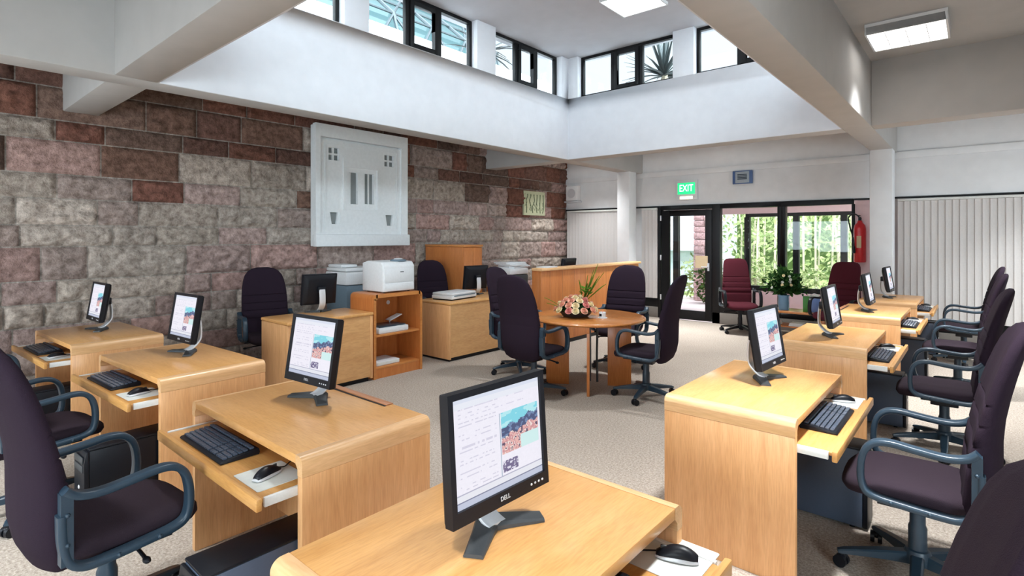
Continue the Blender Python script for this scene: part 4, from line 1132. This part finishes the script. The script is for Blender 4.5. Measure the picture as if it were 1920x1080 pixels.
def cloud(n, c, rx, ry, rz, L, mat, par, name='foliage', low=.0):
    b = MB()
    for i in range(n):
        while True:
            p = Vector((rg.uniform(-1, 1), rg.uniform(-1, 1), rg.uniform(-1, 1)))
            if .25 < p.length < 1: break
        q = Vector((c[0] + p.x * rx, c[1] + p.y * ry, c[2] + p.z * rz))
        l = L * rg.uniform(.6, 1.3)
        b.leaf(q, (rg.uniform(-1, 1), rg.uniform(-1, 1), rg.uniform(-.9, .7)), l, l * .42, (rg.uniform(-1, 1), rg.uniform(-1, 1), rg.uniform(-.2, 1)), col=rg.random())
    return b.build(name, M[mat], par, smooth=False)
def bamboo(label, x, y):
    t = thing('bamboo_clump', label, 'bamboo', (x, y, -.12), group=None)
    for i in range(9):
        a = rg.uniform(0, 6.28); q = rg.uniform(.05, .75); bx, by = q * math.cos(a), q * math.sin(a); h = rg.uniform(3.6, 5)
        MB().tube([(bx, by, -.02), (bx * 1.15 + rg.uniform(-.1, .1), by, h * .5), (bx * 1.5 + rg.uniform(-.3, .3), by * 1.3, h)], .028, 6, scale=[1, .8, .4]).build('cane', M['trunk'], t)
    cloud(700, (0, 0, 2.4), .85, .55, 2.0, .17, 'leaf', t)
    return t
for i, (x, y, l) in enumerate(((-4.55, 14.6, 'leafy bamboo clump outside, left of the black window post'), (-3.0, 15.5, 'leafy bamboo clump outside behind the vase'), (-1.9, 14.5, 'leafy bamboo clump outside in the right window'), (-.8, 15.6, 'leafy bamboo clump outside at the right end of the window'), (.6, 15.0, 'leafy bamboo clump outside beyond the extinguisher'))): bamboo(l, x, y)
def tree(label, x, y, h, mat, r_, n=1300, z0=0):
    t = thing('garden_tree', label, 'tree', (x, y, -.14 + z0))
    b = MB(); b.tube([(0, 0, 0), (.08, .02, h * .35), (-.05, .05, h * .6)], .09, 8, scale=[1, .8, .5]); b.tube([(.08, .02, h * .33), (.5, .1, h * .55), (.8, .2, h * .75)], .05, 7, scale=[1, .7, .4]); b.tube([(.02, .02, h * .4), (-.45, .1, h * .6), (-.7, 0, h * .8)], .05, 7, scale=[1, .7, .4])
    b.build('trunk', M['trunk'], t); cloud(n, (0, 0, h * .68), r_, r_ * .8, h * .40, .22, mat, t)
    return t
tree('slender garden tree outside between glass door and black post', -4.6, 17.6, 4.2, 'leaf', 1.2, 1500)
tree('broad garden tree far behind the bamboo', -2.2, 20.2, 6, 'leaf', 2.2, 2400)
tree('far garden tree at the right of the view outside', 2.6, 19.4, 6, 'leaf', 2.2, 2400)
tree('far garden tree at the left of the view outside', -9.2, 21.5, 6.5, 'leaf', 2.2, 2400)
def shrub(label, x, y, r_, h, mat='leaf', n=500):
    t = thing('garden_shrub', label, 'shrub', (x, y, -.13)); b = MB()
    for k in range(5): b.tube([(0, 0, 0), (rg.uniform(-.3, .3) * r_, rg.uniform(-.3, .3) * r_, h * .6)], .015, 5)
    b.build('stem', M['trunk'], t); cloud(n, (0, 0, h * .55), r_, r_ * .8, h * .5, .12, mat, t)
shrub('dark shrub seen low through the glass door', -4.75, 12.6, .34, 1.15, 'leafdark', 520)
shrub('grey-green shrub before the white building', -5.45, 13.6, .5, 1.2, 'leaf', 500)
shrub('green shrub just outside the left window pane', -3.9, 13.2, .5, 1.2, 'leaf', 600)
shrub('yellow-green shrub outside behind the maroon chair', -2.9, 13.2, .55, 1.0, 'leaf', 600)
shrub('yellow-green shrub outside behind the low table', -1.7, 13.3, .6, 1.1, 'leaf', 600)
t = thing('garden_hedge', 'long pale green hedge at the back of the garden', 'hedge', (-1.5, 24.2, -.14))
cloud(5200, (0, 0, 2.2), 9.5, 1.0, 2.4, .34, 'leaf', t); box('hedge_core', M['leaf'], (-8.5, 8.5, -.3, .3, 0.05, 3.6), t)
# roof outside the lantern
b = MB(); b.box(XW - .5, XW - .3, YF, YB + .3, ZC, 4.9); struct(b.build('wall_parapet', M['parapet'], bevel=.01))
t = thing('skylight_frame', 'dark steel glazed roof frame seen through the left clerestory windows', 'skylight', (-8.6, 5.0, 3.3))
b = MB(); apex = []
for k in range(9):
    y = -3.6 + k * .9
    b.tube([(1.1, y, 1.0), (.55, y + .1, 2.3), (-.6, y + .25, 3.2)], .036, 6)
    if k < 8: b.tube([(1.1, y, 1.0), (.55, y + 1.0, 2.3)], .026, 6); b.tube([(1.1, y + .9, 1.0), (.55, y + .1, 2.3)], .026, 6); b.tube([(.55, y + .1, 2.3), (-.6, y + 1.15, 3.2)], .026, 6)
for x, z in ((1.1, 1.0), (.85, 1.65), (.55, 2.3), (0, 2.75), (-.6, 3.2)): b.tube([(x, -3.6, z), (x, 3.8, z)], .022, 6)
for k in (0, 4, 8): b.box(1.06, 1.12, -3.63 + k * .9, -3.57 + k * .9, -3.4, 1.0)
o = b.build('steel_bars', M['steelbar'], t); o.location = (.06, 0, -.03)
b = MB(); b.loft([[(1.1, y, 1.0), (.55, y + .1, 2.3), (-.6, y + .25, 3.2), (-.62, y + .25, 3.21), (.54, y + .1, 2.32), (1.08, y, 1.01)] for y in (-3.6, 3.6)]); b.build('glazing', M['skyglass'], t)
def yucca(label, x, y, z, h, n, L):
    t = thing('potted_yucca', label, 'plant', (x, y, z))
    MB().lathe([(.12, 0), (.17, .01), (.20, .26), (.18, .26), (.01, .24)], 16).build('pot', M['concrete'], t)
    MB().tube([(0, 0, .2), (.02, 0, h)], .05, 8).build('trunk', M['trunk'], t)
    b = MB(); ry = random.Random(int(x * 100))
    for i in range(n):
        a = ry.uniform(0, 6.28); el = ry.uniform(-.15, 1.4); d = Vector((math.cos(a) * math.cos(el), math.sin(a) * math.cos(el), math.sin(el))); l = L * ry.uniform(.7, 1.1)
        up = Vector((0, 0, 1)); sd = d.cross(up).normalized(); nn = sd.cross(d); pts = []
        for u in (0, .33, .66, 1): pts.append(Vector((0, 0, h)) + d * l * u - Vector((0, 0, .22 * l * u * u * (1.3 - el))))
        ws = (.030, .026, .016, .001); rings = [[p - sd * w_, p - nn * .012 * w_ / .03, p + sd * w_, p + nn * .006] for p, w_ in zip(pts, ws)]
        b.loft(rings)
    b.build('leaf_rosette', M['agave'], t, ang=60)
yucca('spiky yucca on the roof outside the back clerestory window', -3.82, 8.15, ZC + .12, .50, 60, .78)
yucca('spiky plant outside the far left clerestory window', -5.75, 6.0, ZC + .12, .75, 44, .75)

# ------------------------------------------------------------------ world, lights, camera
w = bpy.data.worlds.new('overcast_sky'); scene.world = w; w.use_nodes = True; nt = w.node_tree; bg = nt.nodes['Background']
tc = N(nt, 'ShaderNodeTexCoord'); dt = N(nt, 'ShaderNodeVectorMath', operation='DOT_PRODUCT'); sdir = Vector((.62, -.52, .55)).normalized(); dt.inputs[1].default_value = sdir
nt.links.new(tc.outputs['Generated'], dt.inputs[0])
mr = N(nt, 'ShaderNodeMapRange', interpolation_type='SMOOTHSTEP'); mr.inputs['From Min'].default_value = -.15; mr.inputs['From Max'].default_value = 1.0; mr.inputs['To Min'].default_value = 1.25; mr.inputs['To Max'].default_value = 21.0
nt.links.new(dt.outputs['Value'], mr.inputs['Value']); nt.links.new(mr.outputs[0], bg.inputs['Strength'])
cn = N(nt, 'ShaderNodeTexNoise'); cn.inputs['Scale'].default_value = 3; nt.links.new(tc.outputs['Generated'], cn.inputs['Vector'])
cr = N(nt, 'ShaderNodeValToRGB'); cr.color_ramp.elements[0].color = (.62, .80, .90, 1); cr.color_ramp.elements[1].color = (.82, .91, .97, 1)
nt.links.new(cn.outputs['Fac'], cr.inputs[0]); nt.links.new(cr.outputs[0], bg.inputs['Color'])
def portal(loc, rot, sx, sy):
    l = bpy.data.lights.new('daylight_portal', 'AREA'); l.shape = 'RECTANGLE'; l.size = sx; l.size_y = sy; l.cycles.is_portal = True
    o = bpy.data.objects.new('daylight_portal', l); COL.objects.link(o); o.location = loc; o.rotation_euler = rot
portal((BX2 + .22, (BY1 + BY2) / 2, (ZS + ZL) / 2), (0, R(90), 0), ZL - ZS, BY2 - BY1)
portal(((BX1 + BX2) / 2, BY1 - .22, (ZS + ZL) / 2), (R(90), 0, 0), BX2 - BX1, ZL - ZS)
portal((XR + .25, -.25, 1.55), (0, R(90), 0), 1.2, 2.5)
portal((XR + .25, 7.75, 1.55), (0, R(90), 0), 1.2, 1.3)
portal((-2.8, YF - .25, 1.55), (R(90), 0, 0), 6, 1.2)
cam = bpy.data.cameras.new('camera'); co = bpy.data.objects.new('camera', cam); COL.objects.link(co)
co.location = (0, 0, 1.55); co.rotation_euler = (R(90), 0, R(40.756)); cam.sensor_width = 36; cam.lens = 1016 / 1920 * 36; cam.shift_y = -(540 - 443.5) / 1920; cam.clip_start = .02
scene.camera = co
vs = scene.view_settings; vs.view_transform = 'Standard'; vs.look = 'None'; vs.gamma = 1; vs.exposure = 0.13; vs.use_curve_mapping = False
scene.cycles.use_denoising = True
scene.cycles.max_bounces = 10; scene.cycles.diffuse_bounces = 5; scene.cycles.transparent_max_bounces = 16
scene.cycles.sample_clamp_indirect = 6
